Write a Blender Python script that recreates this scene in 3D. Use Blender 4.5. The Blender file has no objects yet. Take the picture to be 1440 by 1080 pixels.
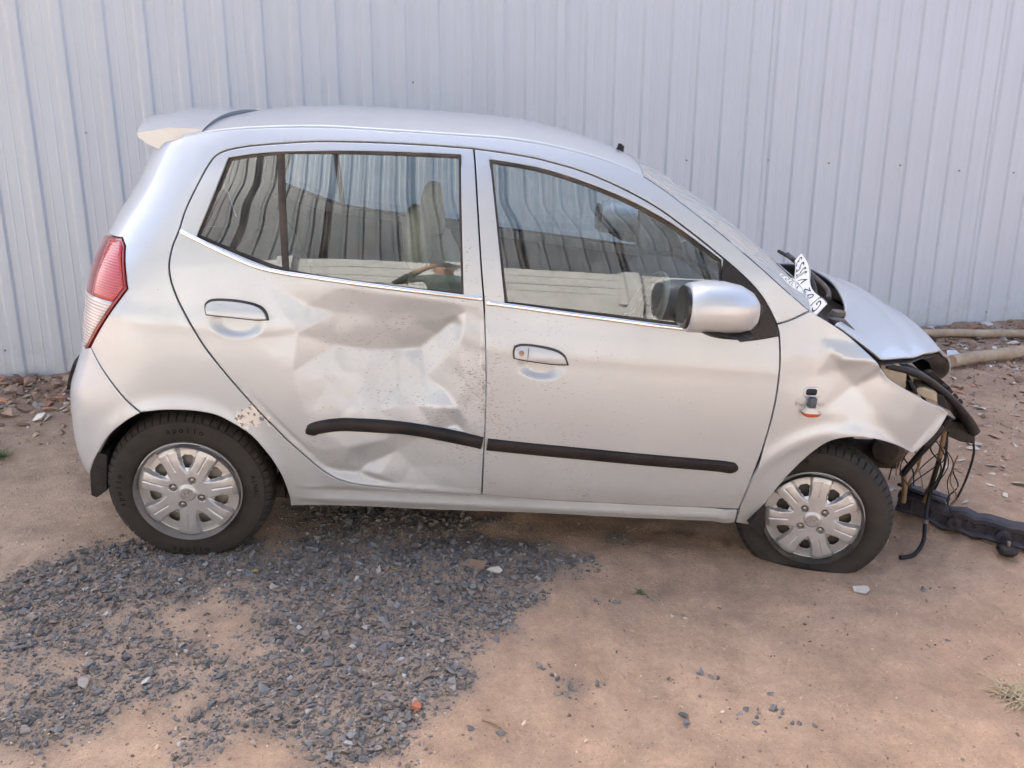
import bpy, bmesh, math, random
import numpy as np
from mathutils import Vector, Matrix, Euler
from mathutils.geometry import delaunay_2d_cdt

scene = bpy.context.scene
COL = scene.collection
R = math.radians
rng = np.random.default_rng(7)
random.seed(7)

# ================================================================ camera, sky, sun, exposure
cam_d = bpy.data.cameras.new('camera'); cam = bpy.data.objects.new('camera', cam_d); COL.objects.link(cam)
CAMZ = 1.65; PITCH = R(18.7); ROLL = R(1.67)
_f = Vector((0, math.cos(PITCH), -math.sin(PITCH))); _r = Vector((1, 0, 0)); _d = _f.cross(_r)
_ir = _r*math.cos(ROLL)-_d*math.sin(ROLL); _id = _r*math.sin(ROLL)+_d*math.cos(ROLL)
cm = Matrix((_ir, -_id, -_f)).transposed().to_4x4(); cm.translation = (0, 0, CAMZ)
cam.matrix_world = cm
cam_d.sensor_width = 36; cam_d.lens = 36*1180/1440; cam_d.clip_start = 0.03; cam_d.clip_end = 500
scene.camera = cam

SUN_EL, SUN_AZ = 41, -32           # degrees; azimuth clockwise from +Y: the sun stands behind the metal wall, the car is in its open shade
world = bpy.data.worlds.new('World'); scene.world = world; world.use_nodes = True
wn = world.node_tree; wn.nodes.clear()
sky = wn.nodes.new('ShaderNodeTexSky'); sky.sky_type = 'NISHITA'; sky.sun_disc = False
sky.sun_elevation = R(SUN_EL); sky.sun_rotation = R(SUN_AZ); sky.dust_density = 6.0; sky.air_density = 0.6; sky.ozone_density = 0.6
bg = wn.nodes.new('ShaderNodeBackground'); bg.inputs['Strength'].default_value = 0.15
wo = wn.nodes.new('ShaderNodeOutputWorld')
wn.links.new(sky.outputs[0], bg.inputs[0]); wn.links.new(bg.outputs[0], wo.inputs[0])
sl = bpy.data.lights.new('sun', 'SUN'); sl.energy = 2.2; sl.angle = R(0.6); sl.color = (1.0, 0.95, 0.88)
sun = bpy.data.objects.new('sun', sl); COL.objects.link(sun)
_az, _el = R(SUN_AZ), R(SUN_EL)
_sd = Vector((math.sin(_az)*math.cos(_el), math.cos(_az)*math.cos(_el), math.sin(_el)))
sun.rotation_euler = _sd.to_track_quat('Z', 'Y').to_euler(); sun.location = (0, 0, 12)
vs = scene.view_settings; vs.view_transform = 'Standard'; vs.look = 'None'; vs.exposure = 2.47; vs.gamma = 1.0; vs.use_curve_mapping = False
scene.cycles.max_bounces = 8; scene.cycles.transparent_max_bounces = 12
scene.cycles.glossy_bounces = 4; scene.cycles.diffuse_bounces = 4

# ================================================================ traced outlines, in car coordinates (metres): (u, z) on the body side
D = {
  'rear_door': [(0.003, 1.2256), (0.0132, 1.2707), (0.0274, 1.3095), (0.0583, 1.3782), (0.0833, 1.4306), (0.1049, 1.463), (0.143, 1.4835), (0.2226, 1.5026), (0.4187, 1.5304), (0.5598, 1.5386), (0.6905, 1.5438), (0.8225, 1.5468), (0.9583, 1.5467), (0.965, 1.511), (0.9791, 1.3902), (1.0074, 1.1636), (1.022, 1.0696), (1.0291, 0.998), (1.0408, 0.8765), (1.0491, 0.7747), (1.054, 0.6683), (1.0582, 0.5567), (1.0616, 0.4384), (1.0666, 0.3195), (0.9278, 0.3182), (0.7311, 0.3295), (0.5889, 0.3435), (0.5253, 0.3683), (0.4691, 0.4122), (0.4138, 0.4689), (0.353, 0.5272), (0.347, 0.5368), (0.2755, 0.6154), (0.2169, 0.6852), (0.1473, 0.771), (0.084, 0.854), (0.0385, 0.9357), (0.0029, 0.9973), (-0.0208, 1.0593), (-0.0271, 1.0977), (-0.0267, 1.1272), (-0.0179, 1.1727), (-0.0021, 1.2119)],
  'front_door': [(0.9632, 1.5459), (1.0414, 1.5428), (1.1396, 1.5355), (1.1889, 1.5302), (1.3373, 1.5042), (1.4744, 1.4603), (1.6005, 1.4081), (1.7433, 1.3224), (1.8369, 1.2617), (1.9271, 1.1984), (1.9899, 1.1442), (2.0335, 1.0877), (2.0616, 1.0445), (2.0753, 1.0103), (2.0828, 0.9709), (2.093, 0.8979), (2.0987, 0.7926), (2.0963, 0.6965), (2.0849, 0.5515), (2.0647, 0.3945), (2.0594, 0.3117), (2.0578, 0.298), (1.8373, 0.3013), (1.5606, 0.3033), (1.2888, 0.3054), (1.1268, 0.3158), (1.0666, 0.3195), (1.0616, 0.4384), (1.0582, 0.5567), (1.054, 0.6683), (1.0491, 0.7747), (1.0408, 0.8765), (1.0291, 0.998), (1.022, 1.0696), (1.0074, 1.1636), (0.9791, 1.3902), (0.965, 1.511), (0.9596, 1.5457)],
  'body_side': [(-0.0302, 1.5088), (0.0343, 1.5237), (0.0968, 1.538), (0.214, 1.5562), (0.412, 1.5755), (0.6025, 1.581), (0.8269, 1.5842), (1.072, 1.5866), (1.2381, 1.5743), (1.4045, 1.5465), (1.5039, 1.5181), (1.5488, 1.5034), (1.6241, 1.4639), (1.7185, 1.4069), (1.8178, 1.3446), (1.9526, 1.2546), (2.0926, 1.1549), (2.1764, 1.098), (2.113, 1.0622), (2.0616, 1.0445), (2.0335, 1.0877), (1.9899, 1.1442), (1.9271, 1.1984), (1.8369, 1.2617), (1.7433, 1.3224), (1.6005, 1.4081), (1.4744, 1.4603), (1.3373, 1.5042), (1.1889, 1.5302), (1.1396, 1.5355), (1.0414, 1.5428), (0.9632, 1.5459), (0.9583, 1.5467), (0.8225, 1.5468), (0.6905, 1.5438), (0.5598, 1.5386), (0.4187, 1.5304), (0.2226, 1.5026), (0.143, 1.4835), (0.1049, 1.463), (0.0833, 1.4306), (0.0583, 1.3782), (0.0274, 1.3095), (0.0132, 1.2707), (0.003, 1.2256), (-0.0021, 1.2119), (-0.0179, 1.1727), (-0.0267, 1.1272), (-0.0271, 1.0977), (-0.0208, 1.0593), (0.0029, 0.9973), (0.0385, 0.9357), (0.084, 0.854), (0.1473, 0.771), (0.2169, 0.6852), (0.2755, 0.6154), (0.347, 0.5368), (0.353, 0.5272), (0.4138, 0.4689), (0.4691, 0.4122), (0.5253, 0.3683), (0.5889, 0.3435), (0.7311, 0.3295), (0.9278, 0.3182), (1.0666, 0.3195), (1.1268, 0.3158), (1.2888, 0.3054), (1.5606, 0.3033), (1.8373, 0.3013), (2.0578, 0.298), (2.0655, 0.2247), (1.8559, 0.2274), (1.5748, 0.2282), (1.2979, 0.2346), (0.8651, 0.2256), (0.5989, 0.2298), (0.3589, 0.2178), (0.3583, 0.2771), (0.34, 0.3744), (0.3009, 0.4545), (0.2422, 0.5344), (0.1827, 0.5752), (0.1234, 0.607), (0.0442, 0.618), (-0.0574, 0.6125), (-0.1307, 0.5979), (-0.1774, 0.6284), (-0.2405, 0.6985), (-0.3129, 0.7646), (-0.3477, 0.7903), (-0.17, 1.0192), (-0.1922, 1.1146), (-0.1976, 1.1488), (-0.2209, 1.1692), (-0.3449, 1.1591), (-0.4786, 1.16), (-0.4496, 1.22), (-0.4196, 1.28), (-0.3896, 1.34), (-0.3685, 1.4), (-0.3555, 1.45), (-0.0831, 1.486)],
  'fender': [(2.1777, 1.098), (2.2561, 1.0621), (2.3291, 1.023), (2.4137, 0.9638), (2.4612, 0.9271), (2.4815, 0.896), (2.5326, 0.857), (2.6551, 0.8027), (2.8104, 0.7336), (2.7972, 0.6907), (2.778, 0.6474), (2.7501, 0.6128), (2.7212, 0.5823), (2.6944, 0.5666), (2.6041, 0.6085), (2.5226, 0.6329), (2.4387, 0.6437), (2.3831, 0.6395), (2.3242, 0.617), (2.2581, 0.5432), (2.2032, 0.4579), (2.1681, 0.3748), (2.1541, 0.327), (2.1334, 0.2111), (2.0684, 0.2248), (2.0605, 0.3078), (2.0594, 0.3117), (2.0647, 0.3945), (2.0849, 0.5515), (2.0963, 0.6965), (2.0987, 0.7926), (2.093, 0.8979), (2.0828, 0.9709), (2.0753, 1.0103), (2.0616, 1.0445), (2.113, 1.0622)],
  'bumper': [(-0.3477, 0.7903), (-0.3129, 0.7646), (-0.2405, 0.6985), (-0.1774, 0.6284), (-0.1307, 0.5979), (-0.1828, 0.5634), (-0.2549, 0.498), (-0.3165, 0.4058), (-0.4207, 0.2598), (-0.6, 0.25), (-0.85, 0.27), (-1.0978, 0.32), (-1.119, 0.4), (-1.1279, 0.5), (-1.1237, 0.6), (-1.0894, 0.7), (-1.0597, 0.8), (-0.5827, 0.8), (-0.3997, 0.7735)],
  'tail_lamp': [(-0.3583, 1.1567), (-0.2209, 1.1692), (-0.1976, 1.1488), (-0.1922, 1.1146), (-0.17, 1.0192), (-0.3479, 0.7928), (-0.3858, 0.7725), (-0.5067, 0.86), (-0.4977, 0.92), (-0.4857, 1.0), (-0.4627, 1.08), (-0.4376, 1.14)],
  'tailgate': [(-0.5627, 0.82), (-0.5527, 0.9), (-0.5377, 1.0), (-0.5076, 1.1), (-0.4616, 1.2), (-0.4106, 1.3), (-0.3705, 1.4), (-0.3555, 1.46), (-0.6595, 1.46), (-0.7072, 1.4), (-0.7866, 1.3), (-0.8727, 1.2), (-0.9497, 1.1), (-1.004, 1.0), (-1.0383, 0.9), (-1.0558, 0.82)],
  'tailgate_glass': [(-0.5556, 1.1), (-0.5096, 1.2), (-0.4586, 1.3), (-0.4185, 1.4), (-0.7072, 1.4), (-0.7866, 1.3), (-0.8727, 1.2), (-0.9497, 1.1)],
  'glass_rear': [(0.3297, 1.489), (0.5164, 1.5028), (0.6935, 1.5113), (0.909, 1.518), (0.9219, 1.3414), (0.9446, 1.0838), (0.7781, 1.0898), (0.5871, 1.0986), (0.3649, 1.1221), (0.3484, 1.3011)],
  'glass_quarter': [(0.1605, 1.4544), (0.2265, 1.4704), (0.3047, 1.4828), (0.3218, 1.3215), (0.3413, 1.1285), (0.2918, 1.1412), (0.2448, 1.1562), (0.1578, 1.1839), (0.0708, 1.2134), (0.1103, 1.3189)],
  'glass_front': [(1.0245, 1.5098), (1.1897, 1.4961), (1.3431, 1.4624), (1.5007, 1.4149), (1.6588, 1.3458), (1.8281, 1.2447), (1.8417, 1.1814), (1.8608, 1.0186), (1.7212, 1.0279), (1.4671, 1.0444), (1.1042, 1.064), (1.0627, 1.2828)],
  'hole_rear': [(0.1507, 1.458), (0.2261, 1.4747), (0.3042, 1.4871), (0.516, 1.5061), (0.6931, 1.5157), (0.9135, 1.5227), (0.9267, 1.3417), (0.9499, 1.077), (0.7784, 1.0827), (0.5873, 1.0916), (0.4452, 1.1032), (0.3416, 1.117), (0.2451, 1.1448), (0.1581, 1.1749), (0.0617, 1.2083), (0.1054, 1.323)],
  'hole_front': [(1.0182, 1.5148), (1.1895, 1.5027), (1.3429, 1.4691), (1.5054, 1.422), (1.6659, 1.3531), (1.8353, 1.2498), (1.8468, 1.1817), (1.8668, 1.0115), (1.722, 1.0206), (1.4677, 1.0372), (1.0973, 1.0576), (1.0579, 1.2824)],
  'sail': [(1.8425, 1.255), (1.9276, 1.1937), (1.9876, 1.1416), (2.0312, 1.0851), (2.058, 1.0418), (2.0711, 1.0026), (2.0048, 0.9867), (1.9356, 0.9757), (1.8968, 0.9983), (1.8642, 1.0114), (1.8417, 1.1814)],
  'chrome_rear': [(0.0021, 1.2211), (0.0692, 1.1954), (0.128, 1.1716), (0.2455, 1.1288), (0.3323, 1.1129), (0.4452, 1.1032), (0.5873, 1.0927), (0.7185, 1.0847), (0.875, 1.0758), (1.0184, 1.0682)],
  'chrome_front': [(1.0314, 1.0558), (1.1568, 1.0481), (1.2809, 1.0389), (1.4435, 1.0283), (1.5954, 1.018), (1.7488, 1.0098), (1.8888, 1.0004)],
  'mold_rear': [(0.4276, 0.5502), (0.445, 0.5611), (0.4674, 0.5736), (0.5267, 0.5855), (0.601, 0.5885), (0.7508, 0.5818), (0.9025, 0.565), (1.0515, 0.5434)],
  'mold_front': [(1.0695, 0.5415), (1.2118, 0.5336), (1.3684, 0.5262), (1.6335, 0.5126), (1.9043, 0.5001), (1.9736, 0.494), (2.0105, 0.4879)],
  'drip': [(-0.0302, 1.5088), (0.0343, 1.5237), (0.0968, 1.538), (0.214, 1.5562), (0.412, 1.5755), (0.6025, 1.581), (0.8269, 1.5842), (1.072, 1.5866), (1.2381, 1.5743), (1.4045, 1.5465), (1.5039, 1.5181), (1.5488, 1.5034)],
  'apil': [(1.5488, 1.5034), (1.6241, 1.4639), (1.7185, 1.4069), (1.8178, 1.3446), (1.9526, 1.2546), (2.0926, 1.1549), (2.1764, 1.098)],
  'handle_rear': [(0.0962, 0.9792), (0.0983, 0.9933), (0.1122, 1.0035), (0.1425, 1.0079), (0.2009, 1.0072), (0.2502, 1.0011), (0.2786, 0.9912), (0.2932, 0.9735), (0.2972, 0.9574), (0.2608, 0.9539), (0.1903, 0.9575), (0.12, 0.9599), (0.1013, 0.961)],
  'handle_front': [(1.1382, 0.8975), (1.142, 0.9127), (1.1587, 0.92), (1.1909, 0.9207), (1.2409, 0.9162), (1.2839, 0.9088), (1.3129, 0.8928), (1.3241, 0.8656), (1.283, 0.8631), (1.2076, 0.8688), (1.1573, 0.8747), (1.1422, 0.8775)],
  'recess_rear': [(0.1977, 0.9345)],
  'recess_front': [(1.2391, 0.8503)],
  'lock': [(1.1631, 0.8964)],
  'door_seam': [(0.003, 1.2256), (0.0132, 1.2707), (0.0274, 1.3095), (0.0583, 1.3782), (0.0833, 1.4306), (0.1049, 1.463), (0.143, 1.4835), (0.2226, 1.5026), (0.4187, 1.5304), (0.5598, 1.5386), (0.6905, 1.5438), (0.8225, 1.5468), (0.9583, 1.5467), (0.965, 1.511), (0.9791, 1.3902), (1.0074, 1.1636), (1.022, 1.0696), (1.0291, 0.998), (1.0408, 0.8765), (1.0491, 0.7747), (1.054, 0.6683), (1.0582, 0.5567), (1.0616, 0.4384), (1.0666, 0.3195), (0.9278, 0.3182), (0.7311, 0.3295), (0.5889, 0.3435), (0.5253, 0.3683), (0.4691, 0.4122), (0.4138, 0.4689), (0.353, 0.5272), (0.347, 0.5368), (0.2755, 0.6154), (0.2169, 0.6852), (0.1473, 0.771), (0.084, 0.854), (0.0385, 0.9357), (0.0029, 0.9973), (-0.0208, 1.0593), (-0.0271, 1.0977), (-0.0267, 1.1272), (-0.0179, 1.1727), (-0.0021, 1.2119)],
  'fdoor_seam': [(0.9632, 1.5459), (1.0414, 1.5428), (1.1396, 1.5355), (1.1889, 1.5302), (1.3373, 1.5042), (1.4744, 1.4603), (1.6005, 1.4081), (1.7433, 1.3224), (1.8369, 1.2617), (1.9271, 1.1984), (1.9899, 1.1442), (2.0335, 1.0877), (2.0616, 1.0445), (2.0753, 1.0103), (2.0828, 0.9709), (2.093, 0.8979), (2.0987, 0.7926), (2.0963, 0.6965), (2.0849, 0.5515), (2.0647, 0.3945), (2.0594, 0.3117), (2.0578, 0.298), (1.8373, 0.3013), (1.5606, 0.3033), (1.2888, 0.3054), (1.1268, 0.3158), (1.0666, 0.3195), (1.0616, 0.4384), (1.0582, 0.5567), (1.054, 0.6683), (1.0491, 0.7747), (1.0408, 0.8765), (1.0291, 0.998), (1.022, 1.0696), (1.0074, 1.1636), (0.9791, 1.3902), (0.965, 1.511), (0.9596, 1.5457)],
  'repeater': [(2.2319, 0.8067)],
  'lampline': 0.9713,
  'flake': [(0.2372, 0.598)],
  'dent': [(0.0111, 1.1864, 0.0), (0.117, 1.1493, 0.0), (0.3048, 1.0889, 0.0), (0.5405, 1.0767, 0.0), (0.7314, 1.063, 0.0), (0.9249, 1.0491, 0.0), (1.0131, 1.0379, 0.0023), (0.9628, 1.0251, 0.0046), (1.0255, 0.9977, 0.0092), (1.0359, 0.8762, 0.016099999999999996), (1.0465, 0.7218, 0.016099999999999996), (1.0536, 0.585, 0.0092), (1.0568, 0.4686, 0.00575), (1.0616, 0.3337, 0.0023), (-0.0209, 1.0708, 0.0), (0.1199, 0.9645, 0.0), (0.2376, 0.8886, 0.0), (0.1885, 0.7482, 0.0), (0.33, 0.5984, 0.0), (0.427, 0.5061, 0.0), (0.1187, 0.8193, 0.0), (0.4277, 0.56, 0.0), (0.2865, 1.0644, 0.0), (0.3526, 1.0454, 0.0046), (0.4243, 1.0078, 0.0115), (0.5198, 0.9856, 0.025299999999999996), (0.6396, 0.9742, 0.0345), (0.7839, 0.9735, 0.039099999999999996), (0.8804, 0.9793, 0.03335), (0.9327, 0.9992, 0.0207), (0.3425, 0.979, 0.0), (0.4033, 0.9117, 0.0092), (0.5233, 0.8701, 0.046), (0.6441, 0.8526, 0.06439999999999999), (0.7408, 0.8585, 0.0736), (0.8133, 0.8678, 0.0828), (0.8642, 0.9207, 0.069), (0.9243, 0.9772, 0.0414), (0.9591, 0.9651, 0.0115), (0.9437, 0.8957, 0.0207), (0.8931, 0.8374, 0.046), (0.8508, 0.85, 0.0667), (0.9785, 0.7706, 0.0184), (0.8987, 0.7344, 0.043699999999999996), (0.8429, 0.7626, 0.0598), (0.7452, 0.7438, 0.0598), (0.623, 0.7366, 0.046), (0.5014, 0.7292, 0.025299999999999996), (0.3804, 0.7733, 0.00345), (0.9598, 0.6683, 0.0207), (0.8921, 0.6699, 0.0184), (0.8099, 0.6705, 0.039099999999999996), (0.6743, 0.6464, 0.0299), (0.5512, 0.6256, 0.016099999999999996), (0.4284, 0.6317, 0.00115), (0.9879, 0.6205, 0.016099999999999996), (0.4526, 0.5783, 0.0), (0.6012, 0.576, 0.0115), (0.7509, 0.579, 0.025299999999999996), (0.8768, 0.5749, 0.025299999999999996), (0.959, 0.5965, 0.039099999999999996), (0.999, 0.5648, 0.016099999999999996), (0.4766, 0.4888, 0.0), (0.5768, 0.5006, 0.0), (0.7019, 0.5337, 0.0138), (0.7437, 0.4808, 0.039099999999999996), (0.6022, 0.4579, 0.025299999999999996), (0.4805, 0.4144, 0.0138), (0.5513, 0.3939, 0.025299999999999996), (0.6531, 0.4276, 0.0368), (0.6842, 0.3891, 0.0069), (0.615, 0.3882, 0.03219999999999999), (0.6482, 0.4027, 0.0115), (0.6329, 0.3764, 0.025299999999999996), (0.5769, 0.4262, 0.0115), (0.8066, 0.424, 0.0299), (0.9609, 0.4327, 0.0138), (0.7569, 0.3504, 0.0092), (0.9136, 0.3425, 0.0069), (0.6018, 0.3478, 0.00345), (0.5255, 0.3764, 0.0046)],
  'fdent': [(2.1801, 1.0907, 0.0), (2.1137, 1.0572, 0.0), (2.0837, 0.9858, 0.0), (2.1064, 0.833, 0.0), (2.1098, 0.6689, 0.0), (2.0924, 0.3956, 0.0), (2.1141, 0.2266, 0.0), (2.1382, 1.0135, -0.003), (2.2191, 1.005, 0.004), (2.2638, 0.9697, -0.006), (2.3216, 0.9398, -0.016), (2.4602, 0.9322, -0.014), (2.3542, 0.9989, 0.002), (2.4836, 0.8854, 0.016), (2.3222, 0.8903, 0.014), (2.2402, 0.8656, 0.006), (2.3962, 0.8323, 0.024), (2.5258, 0.8218, 0.008), (2.6551, 0.8027, -0.008), (2.7955, 0.7285, 0.01), (2.6426, 0.7101, -0.004), (2.505, 0.7248, 0.008), (2.395, 0.7085, 0.004), (2.2658, 0.7316, 0.0), (2.2491, 0.558, 0.0), (2.4238, 0.6463, -0.004), (2.6905, 0.579, 0.006), (2.5866, 0.6384, 0.006), (2.7503, 0.6634, 0.008), (2.1961, 0.6726, 0.0)],
  'front_dent': [(1.069, 0.7231, 0.005), (1.0546, 0.9273, 0.003), (1.1965, 0.7037, 0.003)],
  'strip': [(2.5724, -0.6, 0.8742), (2.6852, -0.57, 0.8502), (2.7907, -0.53, 0.8066), (2.9382, -0.47, 0.7163), (3.0623, -0.42, 0.6177), (3.1532, -0.38, 0.5372)],
  'mount': [(2.9805, -0.45, 0.6032), (3.1664, -0.38, 0.5578), (3.2064, -0.36, 0.4609), (3.1116, -0.4, 0.4841), (2.9451, -0.47, 0.5554)],
  'hub_f': [2.38, -0.745, 0.28],
  'poles': [[(3.103, 6.258, 0.02), (4.073, 6.47, 0.02)], [(3.075, 5.652, 0.0), (3.82, 6.012, 0.0)]],
  'beam': [(1.754, 3.42, -0.05), (1.861, 3.319, -0.05), (1.972, 3.229, -0.05), (2.082, 3.15, -0.05), (2.19, 3.079, -0.05)],
  'gravel': [[(-0.935, 2.282), (-0.895, 2.484), (-0.901, 2.715), (-0.879, 2.929), (-0.587, 3.188), (-0.22, 3.116), (0.134, 3.076), (0.391, 3.003), (0.397, 2.787), (0.175, 2.629), (0.121, 2.493), (-0.024, 2.403), (-0.083, 2.248), (-0.069, 2.079), (-0.094, 1.957), (-0.228, 1.894), (-0.276, 1.812), (-0.376, 1.733), (-0.849, 1.715), (-0.929, 1.893), (-0.832, 1.984), (-0.812, 2.111)], [(-1.883, 2.477), (-1.695, 2.672), (-1.558, 2.823), (-1.415, 2.869), (-1.144, 2.804), (-0.916, 2.765), (-0.932, 2.483), (-1.124, 2.473), (-1.237, 2.344), (-1.136, 2.164), (-1.233, 2.092), (-1.396, 2.118), (-1.607, 2.043)], [(-1.001, 3.162), (-0.664, 3.283), (-0.044, 3.209), (0.495, 3.16), (0.636, 3.106), (0.411, 2.92), (-0.039, 2.978), (-0.555, 3.005), (-0.879, 2.929)], [(0.123, 2.12), (0.202, 2.181), (0.278, 2.16), (0.264, 2.068), (0.192, 1.992), (0.122, 2.056)], [(-1.778, 2.241), (-1.513, 2.783), (-0.91, 3.043), (0.432, 3.125), (0.119, 2.41), (-0.034, 1.988), (-0.263, 1.714), (-1.391, 1.648)]],
  'scat': [(0.016, 2.478), (-0.026, 2.329), (0.109, 2.201), (-0.09, 1.906), (-0.005, 1.896), (0.287, 2.126), (0.515, 2.192), (0.623, 2.232), (0.655, 2.223), (0.531, 2.033), (0.537, 2.012), (0.827, 2.156), (0.815, 2.091), (0.837, 2.076), (0.876, 2.032), (0.923, 2.028), (1.581, 2.775), (0.731, 2.078), (0.747, 2.021), (0.704, 2.055), (1.534, 2.482), (0.392, 2.596), (0.323, 2.592), (0.527, 2.648), (-1.113, 1.92), (-1.25, 2.097), (-1.09, 1.98), (-1.266, 1.78)],
  'scrap': {'card': (-0.134, 2.744, -0.03), 'shell': (-0.046, 2.739, -0.03), 'glassbit': (1.342, 2.759, -0.07), 'stick1': (0.3, 2.189, -0.05), 'stick2': (-0.021, 1.923, -0.05), 'weed': (0.493, 2.684, -0.05), 'weed2': (-2.364, 3.569, 0.02), 'drygrass': (1.617, 2.199, -0.07), 'paper': (3.214, 5.894, 0.0), 'leafy': (-0.913, 2.669, -0.01), 'leafy2': (-0.404, 2.7, -0.03), 'brick': (-0.248, 1.974, -0.04)},
  'rub': [(-0.5367, 0.585), (-0.5287, 0.62), (-0.5157, 0.66), (-0.5097, 0.675), (-1.0996, 0.675), (-1.1192, 0.62), (-1.126, 0.585)],
  'flap_r': [(-0.3092, -0.74, 0.4094), (-0.3287, -0.74, 0.3831), (-0.3481, -0.74, 0.3311), (-0.3516, -0.74, 0.2359), (-0.3323, -0.74, 0.2281), (-0.2947, -0.74, 0.2591), (-0.2828, -0.74, 0.4024)],
  'flap_f': [(2.1508, -0.755, 0.3332), (2.1333, -0.755, 0.2922), (2.1095, -0.755, 0.238), (2.1755, -0.755, 0.1747), (2.1718, -0.755, 0.2535)],
  'eb': [[(2.5478, -0.62, 0.8768), (2.6138, -0.62, 0.8837), (2.6586, -0.62, 0.8635), (2.6735, -0.62, 0.7829), (2.6058, -0.62, 0.8023), (2.5623, -0.62, 0.8403)], [(2.7017, -0.52, 0.8304), (2.7554, -0.52, 0.8158), (2.7574, -0.52, 0.7738), (2.7094, -0.52, 0.7769)], [(2.7364, -0.58, 0.7772), (2.77, -0.58, 0.7822), (2.8271, -0.58, 0.7647), (2.8428, -0.58, 0.7176), (2.7816, -0.58, 0.7381), (2.7352, -0.58, 0.7593)]],
  'db': [[(2.6102, -0.6, 0.8592), (2.6397, -0.6, 0.8552), (2.6811, -0.6, 0.8051), (2.7289, -0.6, 0.7874), (2.7372, -0.6, 0.7553), (2.6345, -0.6, 0.7965)], [(2.8351, -0.55, 0.7536), (2.8761, -0.55, 0.7439), (2.9206, -0.55, 0.6794), (2.8671, -0.55, 0.7008)], [(2.6634, -0.63, 0.824), (2.6795, -0.63, 0.8279), (2.7226, -0.63, 0.7721), (2.7056, -0.63, 0.7711)]],
  'wires': [([(2.9205, -0.56, 0.6589), (2.883, -0.55, 0.5527), (2.8547, -0.53, 0.4718), (2.8243, -0.5, 0.3642)], 0.013, 'wire'), ([(2.9408, -0.52, 0.5804), (2.9655, -0.5, 0.4635), (2.9773, -0.48, 0.3219), (2.9828, -0.46, 0.2231)], 0.01, 'tan_wire'), ([(2.9682, -0.5, 0.5667), (2.9681, -0.5, 0.431), (2.969, -0.5, 0.2646), (2.9435, -0.56, 0.1781), (2.9029, -0.64, 0.1322), (2.8449, -0.69, 0.0999), (2.778, -0.71, 0.0961)], 0.0085, 'wire'), ([(3.0084, -0.45, 0.5241), (3.0372, -0.44, 0.4056), (3.042, -0.43, 0.3267), (3.0382, -0.42, 0.2665), (3.0245, -0.42, 0.2933)], 0.005, 'wire'), ([(3.1814, -0.38, 0.4721), (3.1894, -0.39, 0.4233), (3.1822, -0.4, 0.3256), (3.1529, -0.42, 0.2377), (3.1202, -0.44, 0.2087)], 0.005, 'wire'), ([(2.8847, -0.5, 0.4657), (2.885, -0.5, 0.3938), (2.8678, -0.5, 0.34), (2.857, -0.5, 0.2725)], 0.005, 'tan_wire'), ([(2.8271, -0.5, 0.3776), (2.8508, -0.5, 0.3091), (2.8624, -0.5, 0.2389)], 0.011, 'tan_wire')],
  'archcyl': [(2.7022, -0.55, 0.4826)],
  'hoodf': [(2.5981, -0.63, 0.9033), (2.7326, -0.53, 0.8832), (2.8817, -0.4, 0.845), (3.0355, -0.24, 0.7802), (3.194, -0.05, 0.6928)],
  'mir': [(1.8144, -0.9, 1.127)],
  'spo': [(0.01, -0.5, 1.5393), (-0.0227, -0.53, 1.5086), (-0.1825, -0.5, 1.5033), (-0.1811, -0.5, 1.4894), (-0.1159, -0.49, 1.456)],
  'ant': [(1.5793, 0.0, 1.5498)],
  'platec': [(2.2495, -0.66, 1.0784), (2.2587, -0.56, 1.1006), (2.2669, -0.44, 1.1318), (2.2889, -0.34, 1.1608), (2.3099, -0.24, 1.1924)],
  'rib': [-2.5232708235616603, 0.20163874263742812],
  'screws': [(-2.446, 1.42), (1.23, 1.296), (1.877, 1.302), (2.391, 1.282), (3.031, 1.269), (3.597, 1.232), (4.146, 1.218), (4.086, 0.111), (-0.643, 1.736), (-2.984, 0.253)],
}
CARM = Matrix([[0.996123, -0.069126, 0.054403, -1.232732], [0.070704, 0.997115, -0.027628, 3.516186], [-0.052336, 0.031368, 0.998137, 0.013891], [0.0, 0.0, 0.0, 1.0]])
X0Z=[0.1, 0.3, 0.45, 0.6, 0.75, 0.9, 1.05, 1.2, 1.35, 1.5, 1.65]
X0X=[-0.47, -0.4941, -0.4936, -0.4819, -0.4284, -0.4061, -0.3762, -0.3063, -0.224, -0.1742, -0.12]
# ---------------------------------------------------------------- car body surface (car coordinates: x forward, -y right side, z up)
_zw = np.array([0.05,0.16,0.20,0.26,0.30,0.36,0.45,0.56,0.68,0.80,0.88,0.94,0.99,1.05,1.12,1.19,1.27,1.355,1.43,1.50,1.55,1.60,1.66,1.72])
_ww = np.array([.640,.690,.712,.734,.750,.770,.785,.794,.797,.793,.786,.779,.768,.757,.745,.730,.708,.680,.647,.606,.566,.515,.440,.330])
def _pchip(xs, ys):
    h = np.diff(xs); d = np.diff(ys)/h
    m = np.zeros_like(ys); m[0] = d[0]; m[-1] = d[-1]
    m[1:-1] = (d[:-1]*h[1:]+d[1:]*h[:-1])/(h[1:]+h[:-1])
    def f(x):
        x = np.clip(np.asarray(x, float), xs[0], xs[-1]); i = np.clip(np.searchsorted(xs, x)-1, 0, len(xs)-2)
        t = (x-xs[i])/h[i]; t2 = t*t; t3 = t2*t
        return (2*t3-3*t2+1)*ys[i]+(t3-2*t2+t)*h[i]*m[i]+(-2*t3+3*t2)*ys[i+1]+(t3-t2)*h[i]*m[i+1]
    return f
_wf = _pchip(_zw, _ww)
_s = np.linspace(0, 0.62, 400)
_t = _s/0.62
_hd = np.radians(86)*(_t*_t*(3-2*_t))
_cx = np.concatenate([[0], np.cumsum(np.cos((_hd[1:]+_hd[:-1])/2)*np.diff(_s))])
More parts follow.
